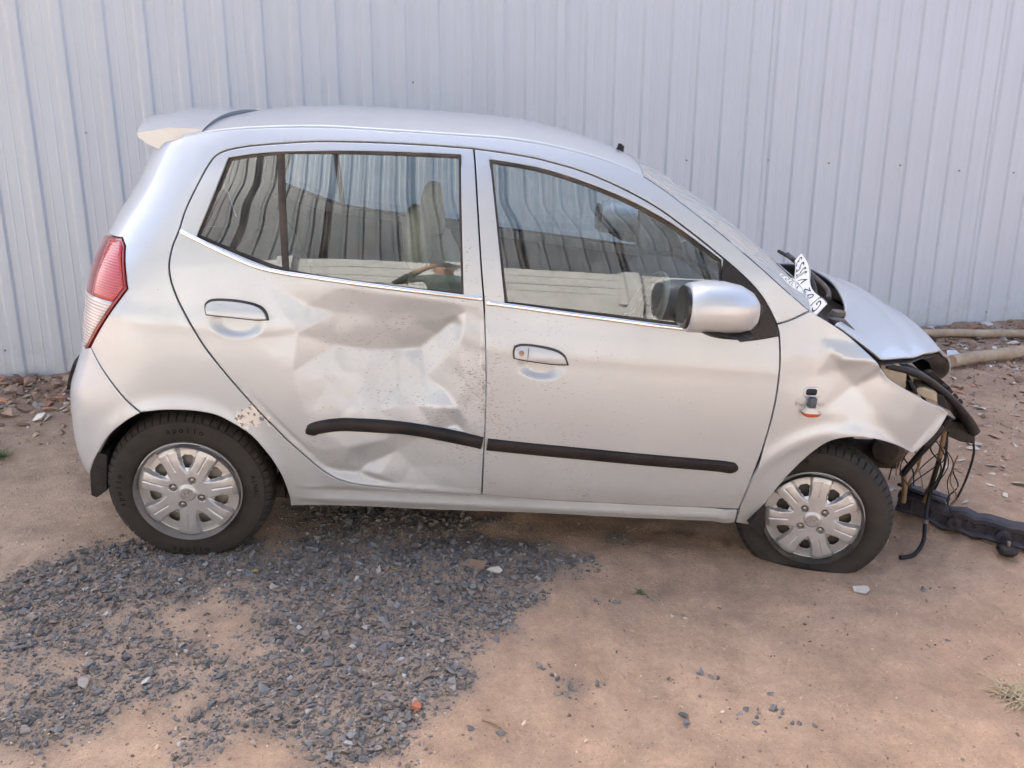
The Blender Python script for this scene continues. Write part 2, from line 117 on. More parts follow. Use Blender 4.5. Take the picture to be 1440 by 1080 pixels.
_cy = np.concatenate([[0], np.cumsum(np.sin((_hd[1:]+_hd[:-1])/2)*np.diff(_s))])
_x0f = _pchip(np.array(X0Z), np.array(X0X))
def sstep(a, b, x):
    t = np.clip((np.asarray(x, float)-a)/(b-a), 0, 1); return t*t*(3-2*t)
def half_width(x, z):
    up = sstep(1.0, 1.3, z)
    w = _wf(z) - 0.012*(1+1.6*up)*np.clip((0.7-x)/0.9, 0, 3)**2
    w = w - 0.016*np.clip((x-1.5)/0.8, 0, 3)**2 - 0.20*np.clip(x-2.35, 0, 2)**2*(1+0.5*up)
    return w
def body(u, z):
    """point of the right body side; u is distance along the plan outline (equals x on the straight part)"""
    u = np.asarray(u, float); z = np.asarray(z, float)
    uc = _x0f(z)+_cx[-1]
    s = np.clip(uc-u, 0, None)
    x = np.where(u >= uc, u, uc-np.interp(s, _s, _cx)-np.clip(s-0.62, 0, None)*np.cos(_hd[-1]))
    yc = np.interp(s, _s, _cy)+np.clip(s-0.62, 0, None)*np.sin(_hd[-1])
    y = -(half_width(np.maximum(x, uc-0.2), z)-yc)
    return np.stack([x, y, z], -1)
def body_n(u, z, f=None):
    f = f or body; e = 0.004
    a = f(u+e, z)-f(u-e, z); b = f(u, z+e)-f(u, z-e)
    n = np.cross(a, b); return n/np.linalg.norm(n, axis=-1, keepdims=True)


# ================================================================ materials
def nd(nt, typ, props=None, **ins):
    n = nt.nodes.new(typ)
    for k, v in (props or {}).items(): setattr(n, k, v)
    for k, v in ins.items():
        key = int(k[1:]) if (k[0] == 'i' and k[1:].isdigit()) else k.replace('_', ' ')
        s = n.inputs[key]
        if isinstance(v, bpy.types.NodeSocket): nt.links.new(v, s)
        else: s.default_value = v
    return n
def c4(c): return (c[0], c[1], c[2], 1.0)
def new_mat(name):
    m = bpy.data.materials.new(name); m.use_nodes = True; nt = m.node_tree
    return m, nt, nt.nodes['Principled BSDF']
def plain(name, col, rough=0.6, metal=0.0, noise=0.12, scale=18.0, bump=0.0, dust=0.0, dustcol=(.34, .26, .19), coat=0.0, spec=0.5):
    m, nt, b = new_mat(name)
    tc = nd(nt, 'ShaderNodeTexCoord')
    nz = nd(nt, 'ShaderNodeTexNoise', Vector=tc.outputs['Object'], Scale=scale, Detail=6.0, Roughness=0.65)
    mr = nd(nt, 'ShaderNodeMapRange', Value=nz.outputs[0], From_Min=0.3, From_Max=0.7, To_Min=1-noise, To_Max=1+noise)
    mx = nd(nt, 'ShaderNodeMix', {'data_type': 'RGBA', 'blend_type': 'MULTIPLY'}, Factor=1.0)
    mx.inputs[6].default_value = c4(col); nt.links.new(mr.outputs[0], mx.inputs[7])
    out = mx.outputs[2]
    if dust > 0:
        n2 = nd(nt, 'ShaderNodeTexNoise', Vector=tc.outputs['Object'], Scale=scale*0.35, Detail=8.0, Roughness=0.7)
        r2 = nd(nt, 'ShaderNodeMapRange', Value=n2.outputs[0], From_Min=0.35, From_Max=0.72, To_Min=0.0, To_Max=dust)
        m2 = nd(nt, 'ShaderNodeMix', {'data_type': 'RGBA'}, Factor=r2.outputs[0]); nt.links.new(out, m2.inputs[6]); m2.inputs[7].default_value = c4(dustcol)
        out = m2.outputs[2]
    nt.links.new(out, b.inputs['Base Color'])
    b.inputs['Roughness'].default_value = rough; b.inputs['Metallic'].default_value = metal
    b.inputs['Coat Weight'].default_value = coat; b.inputs['Specular IOR Level'].default_value = spec
    if bump:
        bp = nd(nt, 'ShaderNodeBump', Height=nz.outputs[0], Strength=bump, Distance=0.01); nt.links.new(bp.outputs[0], b.inputs['Normal'])
    return m

def paint_mat():
    m, nt, b = new_mat('silver_paint')
    tc = nd(nt, 'ShaderNodeTexCoord'); O = tc.outputs['Object']
    big = nd(nt, 'ShaderNodeTexNoise', Vector=O, Scale=2.3, Detail=7.0, Roughness=0.6)
    sep = nd(nt, 'ShaderNodeSeparateXYZ', Vector=O)
    low = nd(nt, 'ShaderNodeMapRange', Value=sep.outputs[2], From_Min=0.2, From_Max=0.62, To_Min=0.50, To_Max=0.09)
    geo = nd(nt, 'ShaderNodeNewGeometry'); sn = nd(nt, 'ShaderNodeSeparateXYZ', Vector=geo.outputs['Normal'])
    top = nd(nt, 'ShaderNodeMapRange', Value=sn.outputs[2], From_Min=0.88, From_Max=0.99, To_Min=0.0, To_Max=0.35)   # dust settles on the flat roof
    nb = nd(nt, 'ShaderNodeMapRange', Value=big.outputs[0], From_Min=0.3, From_Max=0.7, To_Min=0.2, To_Max=1.5)
    f0 = nd(nt, 'ShaderNodeMath', {'operation': 'MULTIPLY'}, i0=low.outputs[0], i1=nb.outputs[0])
    f1 = nd(nt, 'ShaderNodeMath', {'operation': 'ADD'}, i0=f0.outputs[0], i1=top.outputs[0])
    dusty = nd(nt, 'ShaderNodeMix', {'data_type': 'RGBA'}, Factor=f1.outputs[0]); dusty.inputs[6].default_value = (.455, .497, .527, 1); dusty.inputs[7].default_value = (.40, .37, .34, 1)
    # mud specks, thrown from the front lower right: streaky, denser around the dented door edge
    mp = nd(nt, 'ShaderNodeMapping', Vector=O); mp.inputs['Rotation'].default_value = (0, R(28), 0); mp.inputs['Scale'].default_value = (80, 95, 210)
    sp = nd(nt, 'ShaderNodeTexNoise', Vector=mp.outputs[0], Scale=1.0, Detail=3.0, Roughness=0.55)
    dx = nd(nt, 'ShaderNodeVectorMath', {'operation': 'DISTANCE'}); nt.links.new(O, dx.inputs[0]); dx.inputs[1].default_value = (0.92, -0.78, 0.72)
    near = nd(nt, 'ShaderNodeMapRange', Value=dx.outputs['Value'], From_Min=0.1, From_Max=1.0, To_Min=0.125, To_Max=0.0)
    patch = nd(nt, 'ShaderNodeTexNoise', Vector=O, Scale=7.0, Detail=3.0)
    pm = nd(nt, 'ShaderNodeMapRange', Value=patch.outputs[0], From_Min=0.35, From_Max=0.7, To_Min=-0.05, To_Max=0.06)
    a1 = nd(nt, 'ShaderNodeMath', {'operation': 'ADD'}, i0=near.outputs[0], i1=pm.outputs[0])
    a2 = nd(nt, 'ShaderNodeMath', {'operation': 'ADD'}, i0=sp.outputs[0], i1=a1.outputs[0])
    th = nd(nt, 'ShaderNodeMapRange', Value=a2.outputs[0], From_Min=0.725, From_Max=0.80, To_Min=0.0, To_Max=0.7)
    mud = nd(nt, 'ShaderNodeMix', {'data_type': 'RGBA'}, Factor=th.outputs[0]); nt.links.new(dusty.outputs[2], mud.inputs[6]); mud.inputs[7].default_value = (.24, .15, .09, 1)
    # small dark chips and scuffs everywhere
    mp2 = nd(nt, 'ShaderNodeMapping', Vector=O); mp2.inputs['Scale'].default_value = (95, 95, 70); mp2.inputs['Rotation'].default_value = (0, R(-35), 0)
    sc = nd(nt, 'ShaderNodeTexNoise', Vector=mp2.outputs[0], Scale=1.0, Detail=2.0)
    sc2 = nd(nt, 'ShaderNodeMath', {'operation': 'ADD'}, i0=sc.outputs[0], i1=pm.outputs[0])
    sth = nd(nt, 'ShaderNodeMapRange', Value=sc2.outputs[0], From_Min=0.775, From_Max=0.81, To_Min=0.0, To_Max=0.6)
    sm = nd(nt, 'ShaderNodeMix', {'data_type': 'RGBA'}, Factor=sth.outputs[0]); nt.links.new(mud.outputs[2], sm.inputs[6]); sm.inputs[7].default_value = (.16, .13, .11, 1)
    # flaked paint and filler behind the rear wheel
    fl = nd(nt, 'ShaderNodeVectorMath', {'operation': 'DISTANCE'}); nt.links.new(O, fl.inputs[0]); fl.inputs[1].default_value = (D['flake'][0][0], -0.77, D['flake'][0][1])
    fn = nd(nt, 'ShaderNodeTexNoise', Vector=O, Scale=38.0, Detail=4.0, Roughness=0.6)
    fr = nd(nt, 'ShaderNodeMapRange', Value=fl.outputs['Value'], From_Min=0.03, From_Max=0.11, To_Min=0.22, To_Max=-0.3)
    fa = nd(nt, 'ShaderNodeMath', {'operation': 'ADD'}, i0=fn.outputs[0], i1=fr.outputs[0])
    ft = nd(nt, 'ShaderNodeMapRange', Value=fa.outputs[0], From_Min=0.56, From_Max=0.58, To_Min=0.0, To_Max=1.0)
    fc = nd(nt, 'ShaderNodeTexNoise', Vector=O, Scale=75.0, Detail=3.0)
    fcr = nd(nt, 'ShaderNodeValToRGB', Fac=fc.outputs[0])
    e = fcr.color_ramp.elements; e[0].position = 0.40; e[0].color = (.16, .14, .12, 1); e[1].position = 0.47; e[1].color = (.62, .59, .54, 1)
    flk = nd(nt, 'ShaderNodeMix', {'data_type': 'RGBA'}, Factor=ft.outputs[0]); nt.links.new(sm.outputs[2], flk.inputs[6]); nt.links.new(fcr.outputs[0], flk.inputs[7])
    nt.links.new(flk.outputs[2], b.inputs['Base Color'])
    inv = nd(nt, 'ShaderNodeMath', {'operation': 'MAXIMUM'}, i0=th.outputs[0], i1=ft.outputs[0])
    met = nd(nt, 'ShaderNodeMapRange', Value=inv.outputs[0], To_Min=0.46, To_Max=0.0); nt.links.new(met.outputs[0], b.inputs['Metallic'])
    ro = nd(nt, 'ShaderNodeMapRange', Value=big.outputs[0], From_Min=0.3, From_Max=0.7, To_Min=0.30, To_Max=0.42)
    ro2 = nd(nt, 'ShaderNodeMath', {'operation': 'ADD'}, i0=ro.outputs[0], i1=f1.outputs[0]); nt.links.new(ro2.outputs[0], b.inputs['Roughness'])
    b.inputs['Coat Weight'].default_value = 0.65; b.inputs['Coat Roughness'].default_value = 0.05
    return m
M = {}
M['paint'] = paint_mat()
def glass_mat(name, tint, ior=1.7, dirt=0.06, base=0.085, dsc=(26, 26, 7)):
    m = bpy.data.materials.new(name); m.use_nodes = True; nt = m.node_tree; nt.nodes.clear()
    out = nd(nt, 'ShaderNodeOutputMaterial')
    tc = nd(nt, 'ShaderNodeTexCoord')
    tr = nd(nt, 'ShaderNodeBsdfTransparent'); tr.inputs[0].default_value = c4(tint)
    gl = nd(nt, 'ShaderNodeBsdfGlossy', Roughness=0.012); gl.inputs[0].default_value = (.95, 1, 1, 1)
    fr = nd(nt, 'ShaderNodeFresnel', IOR=ior)
    fb = nd(nt, 'ShaderNodeMapRange', Value=fr.outputs[0], To_Min=base, To_Max=1.0)
    mx = nd(nt, 'ShaderNodeMixShader', Fac=fb.outputs[0]); nt.links.new(tr.outputs[0], mx.inputs[1]); nt.links.new(gl.outputs[0], mx.inputs[2])
    df = nd(nt, 'ShaderNodeBsdfDiffuse'); df.inputs[0].default_value = (.45, .41, .36, 1)
    mp = nd(nt, 'ShaderNodeMapping', Vector=tc.outputs['Object']); mp.inputs['Scale'].default_value = dsc
    nz = nd(nt, 'ShaderNodeTexNoise', Vector=mp.outputs[0], Scale=1.0, Detail=5.0 if base > .1 else 1.0, Roughness=0.6)
    n3 = nd(nt, 'ShaderNodeTexNoise', Vector=tc.outputs['Object'], Scale=150.0, Detail=2.0)
    sp = nd(nt, 'ShaderNodeMapRange', Value=n3.outputs[0], From_Min=0.74, From_Max=0.80, To_Min=0.0, To_Max=0.5)
    r = nd(nt, 'ShaderNodeMapRange', Value=nz.outputs[0], From_Min=0.4, From_Max=0.75, To_Min=dirt*0.4, To_Max=dirt*2)
    ad = nd(nt, 'ShaderNodeMath', {'operation': 'ADD'}, i0=r.outputs[0], i1=sp.outputs[0])
    m2 = nd(nt, 'ShaderNodeMixShader', Fac=ad.outputs[0]); nt.links.new(mx.outputs[0], m2.inputs[1]); nt.links.new(df.outputs[0], m2.inputs[2])
    nt.links.new(m2.outputs[0], out.inputs[0]); return m
M['glass'] = glass_mat('side_glass', (.74, .83, .85))
M['shield'] = glass_mat('windscreen_glass', (.62, .72, .71), 1.5, 0.30, 0.02, (5, 5, 5))
M['rubber'] = plain('black_rubber', (.018, .018, .02), 0.55, dust=0.25, spec=0.22)
M['plastic'] = plain('black_plastic', (.014, .014, .016), 0.42, dust=0.07, bump=0.08, scale=40, spec=0.22)
M['molding'] = plain('door_molding_plastic', (.009, .009, .011), 0.45, dust=0.10, scale=26, dustcol=(.22, .15, .10), spec=0.22)
M['chrome'] = plain('chrome_strip', (.80, .80, .80), 0.16, metal=1.0, noise=0.05)
M['dark'] = plain('dark_underbody', (.028, .024, .021), 0.85, dust=0.3, dustcol=(.20, .13, .085), spec=0.22)
M['jamb'] = plain('door_jamb_dark', (.05, .05, .05), 0.7)
M['trim'] = plain('grey_interior_trim', (.06, .062, .066), 0.7)
M['trimlight'] = plain('beige_interior_trim', (.42, .38, .30), 0.7)
M['seat'] = plain('beige_seat_fabric', (.62, .57, .45), 0.85, scale=60, noise=0.1)
M['tyre'] = plain('dusty_tyre_rubber', (.026, .024, .022), 0.75, dust=0.5, dustcol=(.07, .058, .048), scale=11, noise=0.3, bump=0.25, spec=0.22)
M['cover'] = plain('wheel_cover_silver', (.50, .505, .51), 0.36, metal=0.6, dust=0.16, scale=14, dustcol=(.36, .31, .27))
M['steel'] = plain('dirty_steel_rim', (.22, .21, .20), 0.55, metal=0.4, dust=0.45)
M['rimdark'] = plain('black_steel_rim', (.02, .02, .02), 0.6, dust=0.3)
M['bolt'] = plain('wheel_bolt', (.36, .33, .30), 0.35, metal=0.9, scale=80, dust=0.4, dustcol=(.10, .07, .05))
M['red'] = None
def lamp_mat(name, col, rib=230.0):
    m, nt, b = new_mat(name)
    tc = nd(nt, 'ShaderNodeTexCoord')
    sx = nd(nt, 'ShaderNodeSeparateXYZ', Vector=tc.outputs['Object'])
    w = nd(nt, 'ShaderNodeMath', {'operation': 'MULTIPLY'}, i0=sx.outputs[2], i1=rib*math.pi)
    s = nd(nt, 'ShaderNodeMath', {'operation': 'SINE'}, i0=w.outputs[0])
    mr = nd(nt, 'ShaderNodeMapRange', Value=s.outputs[0], From_Min=-1.0, From_Max=1.0, To_Min=0.55, To_Max=1.0)
    mx = nd(nt, 'ShaderNodeMix', {'data_type': 'RGBA', 'blend_type': 'MULTIPLY'}, Factor=1.0); mx.inputs[6].default_value = c4(col); nt.links.new(mr.outputs[0], mx.inputs[7])
    nt.links.new(mx.outputs[2], b.inputs['Base Color']); b.inputs['Roughness'].default_value = 0.12; b.inputs['Coat Weight'].default_value = 0.8
    bp = nd(nt, 'ShaderNodeBump', Height=s.outputs[0], Strength=0.25, Distance=0.003); nt.links.new(bp.outputs[0], b.inputs['Normal'])
    return m
M['red'] = lamp_mat('red_lamp_lens', (.46, .012, .016))
M['dred'] = plain('dark_red_lens', (.20, .012, .018), 0.15, coat=0.6)
M['clear'] = lamp_mat('clear_lamp_lens', (.60, .54, .52), 190)
M['amber'] = plain('amber_lens', (.50, .10, .025), 0.2, coat=0.4)
M['bulbwhite'] = plain('lamp_holder_white', (.62, .58, .50), 0.5)
M['connector'] = plain('connector_blue_grey', (.06, .075, .10), 0.45)
M['ebeige'] = plain('dusty_engine_bay_metal', (.40, .34, .25), 0.6, dust=0.4)
M['bluebeam'] = plain('dark_blue_steel', (.022, .026, .045), 0.40, dust=0.35, scale=20, dustcol=(.17, .13, .10), bump=0.2, spec=0.22)
M['wire'] = plain('black_wire', (.015, .015, .016), 0.5, spec=0.22)
M['tan_wire'] = plain('tan_sleeve', (.19, .12, .06), 0.7)
M['plate'] = plain('white_number_plate', (.74, .74, .70), 0.45, dust=0.2)
M['ink'] = plain('black_ink', (.02, .022, .03), 0.5, spec=0.22)
M['hood_in'] = plain('bonnet_underside', (.16, .17, .19), 0.6)
M['cowl'] = plain('grey_cowl_plastic', (.055, .058, .066), 0.5, dust=0.35, spec=0.22)
M['wood'] = plain('weathered_wood', (.40, .30, .205), 0.85, scale=9, noise=0.25, bump=0.4)
M['skin'] = plain('skin', (.30, .16, .10), 0.55, noise=0.05)
M['shirt'] = plain('dark_green_shirt', (.035, .055, .045), 0.85)
M['trouser'] = plain('dark_trousers', (.03, .032, .04), 0.85)
M['hair'] = plain('black_hair', (.012, .010, .010), 0.6)
M['gloss'] = plain('gloss_black', (.012, .012, .013), 0.25)
M['phone'] = plain('phone_black', (.02, .02, .022), 0.3)

def wall_mat(name, col, dark):
    m, nt, b = new_mat(name)
    tc = nd(nt, 'ShaderNodeTexCoord'); O = tc.outputs['Object']
    mp = nd(nt, 'ShaderNodeMapping', Vector=O); mp.inputs['Scale'].default_value = (22, 22, 0.35)
    st = nd(nt, 'ShaderNodeTexNoise', Vector=mp.outputs[0], Scale=1.0, Detail=5.0, Roughness=0.6)
    big = nd(nt, 'ShaderNodeTexNoise', Vector=O, Scale=0.9, Detail=6.0)
    ad = nd(nt, 'ShaderNodeMath', {'operation': 'ADD'}, i0=st.outputs[0], i1=big.outputs[0])
    mr = nd(nt, 'ShaderNodeMapRange', Value=ad.outputs[0], From_Min=0.7, From_Max=1.3, To_Min=0.0, To_Max=1.0)
    mx = nd(nt, 'ShaderNodeMix', {'data_type': 'RGBA'}, Factor=mr.outputs[0]); mx.inputs[6].default_value = c4(dark); mx.inputs[7].default_value = c4(col)
    sx = nd(nt, 'ShaderNodeSeparateXYZ', Vector=O)
    sp = nd(nt, 'ShaderNodeTexNoise', Vector=O, Scale=14.0, Detail=8.0, Roughness=0.75)
    hz = nd(nt, 'ShaderNodeMapRange', Value=sx.outputs[2], From_Min=0.0, From_Max=0.55, To_Min=0.16, To_Max=-0.2)
    sa = nd(nt, 'ShaderNodeMath', {'operation': 'ADD'}, i0=sp.outputs[0], i1=hz.outputs[0])
    sf = nd(nt, 'ShaderNodeMapRange', Value=sa.outputs[0], From_Min=0.5, From_Max=0.8, To_Min=0.0, To_Max=0.5)
    m2 = nd(nt, 'ShaderNodeMix', {'data_type': 'RGBA'}, Factor=sf.outputs[0]); nt.links.new(mx.outputs[2], m2.inputs[6]); m2.inputs[7].default_value = (.40, .34, .28, 1)
    nt.links.new(m2.outputs[2], b.inputs['Base Color']); b.inputs['Roughness'].default_value = 0.38
    bp = nd(nt, 'ShaderNodeBump', Height=big.outputs[0], Strength=0.15, Distance=0.02); nt.links.new(bp.outputs[0], b.inputs['Normal'])
    return m
M['sheet'] = wall_mat('prepainted_steel_sheet', (.52, .56, .595), (.475, .51, .54))
M['sheet_back'] = wall_mat('grey_steel_sheet', (.085, .10, .115), (.045, .053, .062))
M['concrete'] = plain('precast_concrete', (.40, .415, .42), 0.9, scale=5, noise=0.14, bump=0.2)
def attr_mat(name, rough=0.9, scale=70.0, amp=0.18):
    m, nt, b = new_mat(name)
    at = nd(nt, 'ShaderNodeAttribute', {'attribute_name': 'tint'})
    tc = nd(nt, 'ShaderNodeTexCoord')
    nz = nd(nt, 'ShaderNodeTexNoise', Vector=tc.outputs['Object'], Scale=scale, Detail=5.0, Roughness=0.7)
    mr = nd(nt, 'ShaderNodeMapRange', Value=nz.outputs[0], From_Min=0.3, From_Max=0.7, To_Min=1-amp, To_Max=1+amp)
    mx = nd(nt, 'ShaderNodeMix', {'data_type': 'RGBA', 'blend_type': 'MULTIPLY'}, Factor=1.0); nt.links.new(at.outputs['Color'], mx.inputs[6]); nt.links.new(mr.outputs[0], mx.inputs[7])
    nt.links.new(mx.outputs[2], b.inputs['Base Color']); b.inputs['Roughness'].default_value = rough
    return m, nt, b, nz, tc
M['stone'] = attr_mat('slate_chips')[0]
def sand_mat():
    m, nt, b, nz, tc = attr_mat('sandy_ground', 0.95, 3.0, 0.13)
    O = tc.outputs['Object']
    f1 = nd(nt, 'ShaderNodeTexNoise', Vector=O, Scale=55.0, Detail=9.0, Roughness=0.75)
    f2 = nd(nt, 'ShaderNodeTexNoise', Vector=O, Scale=150.0, Detail=4.0, Roughness=0.7)
    add = nd(nt, 'ShaderNodeMath', {'operation': 'ADD'}, i0=f1.outputs[0], i1=f2.outputs[0])
    bp = nd(nt, 'ShaderNodeBump', Height=add.outputs[0], Strength=0.9, Distance=0.013); nt.links.new(bp.outputs[0], b.inputs['Normal'])
    old = b.inputs['Base Color'].links[0].from_socket
    # pale and dark grit grains
    g = nd(nt, 'ShaderNodeValToRGB', Fac=f2.outputs[0]); e = g.color_ramp.elements
    e[0].position = 0.30; e[0].color = (.50, .50, .51, 1); e[1].position = 0.42; e[1].color = (1, 1, 1, 1)
    e2 = g.color_ramp.elements.new(0.64); e2.color = (1, 1, 1, 1); e3 = g.color_ramp.elements.new(0.74); e3.color = (1.5, 1.5, 1.5, 1)
    mx = nd(nt, 'ShaderNodeMix', {'data_type': 'RGBA', 'blend_type': 'MULTIPLY'}, Factor=0.8); nt.links.new(old, mx.inputs[6]); nt.links.new(g.outputs[0], mx.inputs[7])
    f3 = nd(nt, 'ShaderNodeMapRange', Value=f1.outputs[0], From_Min=0.3, From_Max=0.7, To_Min=0.86, To_Max=1.12)
    m3 = nd(nt, 'ShaderNodeMix', {'data_type': 'RGBA', 'blend_type': 'MULTIPLY'}, Factor=1.0); nt.links.new(mx.outputs[2], m3.inputs[6]); nt.links.new(f3.outputs[0], m3.inputs[7])
    f6 = nd(nt, 'ShaderNodeTexNoise', Vector=O, Scale=7.0, Detail=5.0, Roughness=0.62); r6 = nd(nt, 'ShaderNodeMapRange', Value=f6.outputs[0], From_Min=0.3, From_Max=0.7, To_Min=0.80, To_Max=1.16)
    m4 = nd(nt, 'ShaderNodeMix', {'data_type': 'RGBA', 'blend_type': 'MULTIPLY'}, Factor=1.0); nt.links.new(m3.outputs[2], m4.inputs[6]); nt.links.new(r6.outputs[0], m4.inputs[7])
    nt.links.new(m4.outputs[2], b.inputs['Base Color'])
    return m
M['sand'] = sand_mat()

# ================================================================ mesh helpers
def link(o, parent=None):
    COL.objects.link(o)
    if parent is not None: o.parent = parent
    return o
def tag(o, label=None, cat=None, group=None, kind=None):
    if label: o['label'] = label
    if cat: o['category'] = cat
    if group: o['group'] = group
    if kind: o['kind'] = kind
    return o
def empty(name, loc=(0, 0, 0)):
    o = bpy.data.objects.new(name, None); o.empty_display_size = 0.1; o.location = loc; COL.objects.link(o); return o
def mk(name, V, Fc, mat, parent=None, normals=None, smooth=True, tint=None):
    me = bpy.data.meshes.new(name)
    me.from_pydata([tuple(map(float, v)) for v in V], [], [tuple(map(int, f)) for f in Fc])
    mats = mat if isinstance(mat, (list, tuple)) else [mat]
    for q in mats: me.materials.append(q)
    me.polygons.foreach_set('use_smooth', [smooth]*len(me.polygons))
    if tint is not None:
        a = me.color_attributes.new('tint', 'FLOAT_COLOR', 'POINT')
        a.data.foreach_set('color', np.concatenate([tint, np.ones((len(tint), 1))], 1).astype(np.float32).ravel())
    if normals is not None:
        me.normals_split_custom_set_from_vertices([tuple(map(float, n)) for n in normals])
    me.update()
    return link(bpy.data.objects.new(name, me), parent)
def fast_tris(name, V, T, mat, tint=None, parent=None):
    """large flat-shaded triangle soup"""
    me = bpy.data.meshes.new(name); n = len(T)
    me.vertices.add(len(V)); me.vertices.foreach_set('co', V.astype(np.float32).ravel())
    me.loops.add(3*n); me.loops.foreach_set('vertex_index', T.astype(np.int32).ravel())
    me.polygons.add(n); me.polygons.foreach_set('loop_start', np.arange(0, 3*n, 3, dtype=np.int32))
    me.update(calc_edges=True); me.materials.append(mat)
    me.polygons.foreach_set('use_smooth', [False]*n)
    if tint is not None:
        a = me.color_attributes.new('tint', 'FLOAT_COLOR', 'POINT')
        a.data.foreach_set('color', np.concatenate([tint, np.ones((len(tint), 1))], 1).astype(np.float32).ravel())
    return link(bpy.data.objects.new(name, me), parent)
def resample(P, h, closed=True):
    P = [np.array(p, float) for p in P]; out = []
    n = len(P)
    for i in range(n if closed else n-1):
        a, b = P[i], P[(i+1) % n]; L = np.linalg.norm(b-a)
        if L < 1e-6: continue
        k = max(1, int(math.ceil(L/h)))
        for j in range(k): out.append(a+(b-a)*j/k)
    if not closed: out.append(P[-1])
    return np.array(out)
def smooth_line(P, sub=6, closed=False):
    """Catmull-Rom through the points"""
    P = np.array(P, float); n = len(P); out = []
    for i in range(n if closed else n-1):
        if closed: p0, p1, p2, p3 = P[i-1], P[i], P[(i+1) % n], P[(i+2) % n]
        else: p0 = P[max(i-1, 0)]; p1 = P[i]; p2 = P[i+1]; p3 = P[min(i+2, n-1)]
        for j in range(sub):
            t = j/sub
            out.append(.5*((2*p1)+(-p0+p2)*t+(2*p0-5*p1+4*p2-p3)*t*t+(-p0+3*p1-3*p2+p3)*t**3))
    if not closed: out.append(P[-1])
    return np.array(out)
def round_poly(P, it=1, cut=0.2, sharp=0.9):
    """corner cutting that leaves sharp corners alone"""
    P = [np.array(p, float) for p in P]
    for _ in range(it):
        out = []; n = len(P)
        for i in range(n):
            a, b, c = P[i-1], P[i], P[(i+1) % n]
            u, v = b-a, c-b; lu, lv = np.linalg.norm(u), np.linalg.norm(v)
            if lu < 1e-6 or lv < 1e-6: continue
            if np.dot(u, v)/(lu*lv) < math.cos(sharp): out.append(b)
            else: out += [b-u*cut, b+v*cut]
        P = out
    return np.array(P)
def area2(P): return 0.5*np.sum(P[:, 0]*np.roll(P[:, 1], -1)-np.roll(P[:, 0], -1)*P[:, 1])
def inset(P, d):
    if d == 0: return P
    s = 1 if area2(P) > 0 else -1
    e = np.roll(P, -1, 0)-P; L = np.linalg.norm(e, axis=1, keepdims=True); L[L < 1e-9] = 1
    nrm = np.stack([-e[:, 1], e[:, 0]], 1)/L*s
    m = nrm+np.roll(nrm, 1, 0); q = np.linalg.norm(m, axis=1, keepdims=True); q[q < .3] = .3
    m = m/q; k = 1/np.clip(np.sum(m*nrm, 1, keepdims=True), .5, 1)
    return P+m*k*d
def inside(pts, poly):
    x, y = pts[:, 0], pts[:, 1]; r = np.zeros(len(pts), bool); n = len(poly); j = n-1
    for i in range(n):
        xi, yi = poly[i]; xj, yj = poly[j]
        c = ((yi > y) != (yj > y))
        with np.errstate(divide='ignore', invalid='ignore'):
            r ^= c & (x < (xj-xi)*(y-yi)/(yj-yi)+xi)
        j = i
    return r
def dist_loop(pts, loop):
    best = np.full(len(pts), 1e9)
    for i in range(len(loop)):
        best = np.minimum(best, np.hypot(pts[:, 0]-loop[i, 0], pts[:, 1]-loop[i, 1]))
    return best
def patch(outer, holes, h, lip=0.003):
    """triangulated plan patch; returns points, triangles, boundary loops (as index lists) """
    loops = [resample(outer, h)]+[resample(q, h) for q in holes]
    pts = [l for l in loops]; edges = []; base = 0; bl = []
    for l in loops:
        n = len(l); edges += [(base+i, base+(i+1) % n) for i in range(n)]; bl.append(list(range(base, base+n))); base += n
    allb = np.concatenate(loops)
    mn, mx = loops[0].min(0), loops[0].max(0)
    gx, gy = np.meshgrid(np.arange(mn[0], mx[0]+h, h), np.arange(mn[1], mx[1]+h, h*0.87)); gx[1::2] += h/2
    g = np.stack([gx.ravel(), gy.ravel()], 1)
    ok = inside(g, loops[0])
    for q in loops[1:]: ok &= ~inside(g, q)
    g = g[ok]; 
    if len(g): g = g[dist_loop(g, allb) > 0.55*h]
    if lip:
        rings = [inset(loops[0], lip)]+[inset(q, -lip) for q in loops[1:]]
        rr = np.concatenate(rings); k = inside(rr, loops[0])
        for q in loops[1:]: k &= ~inside(rr, q)
        rr = rr[k]; rr = rr[dist_loop(rr, allb) > lip*0.7]
        if len(rr) and len(g): g = g[dist_loop(g, rr) > 0.4*h] if len(rr) < 4000 else g
        g = np.concatenate([g, rr]) if len(g) else rr
    P = np.concatenate([allb, g]) if len(g) else allb
    nb = len(allb)
    v2, e2, f2, ov, oe, of = delaunay_2d_cdt([Vector(p) for p in P], edges, [], 0, 1e-7)
    V = np.array([(v[0], v[1]) for v in v2]); T = np.array([tuple(f) for f in f2 if len(f) == 3])
    c = V[T].mean(1); ok = inside(c, loops[0])
    for q in loops[1:]: ok &= ~inside(c, q)
    T = T[ok]
    a = V[T]; ar = (a[:, 1, 0]-a[:, 0, 0])*(a[:, 2, 1]-a[:, 0, 1])-(a[:, 2, 0]-a[:, 0, 0])*(a[:, 1, 1]-a[:, 0, 1])
    T[ar < 0] = T[ar < 0][:, ::-1]
    T = T[np.abs(ar) > 1e-10]
    # map original boundary index -> output index
    mp = {}
    for i, src in enumerate(ov):
        for s in src:
            if s < nb: mp[s] = i
    bl = [[mp[i] for i in l if i in mp] for l in bl]
    return V, T, bl
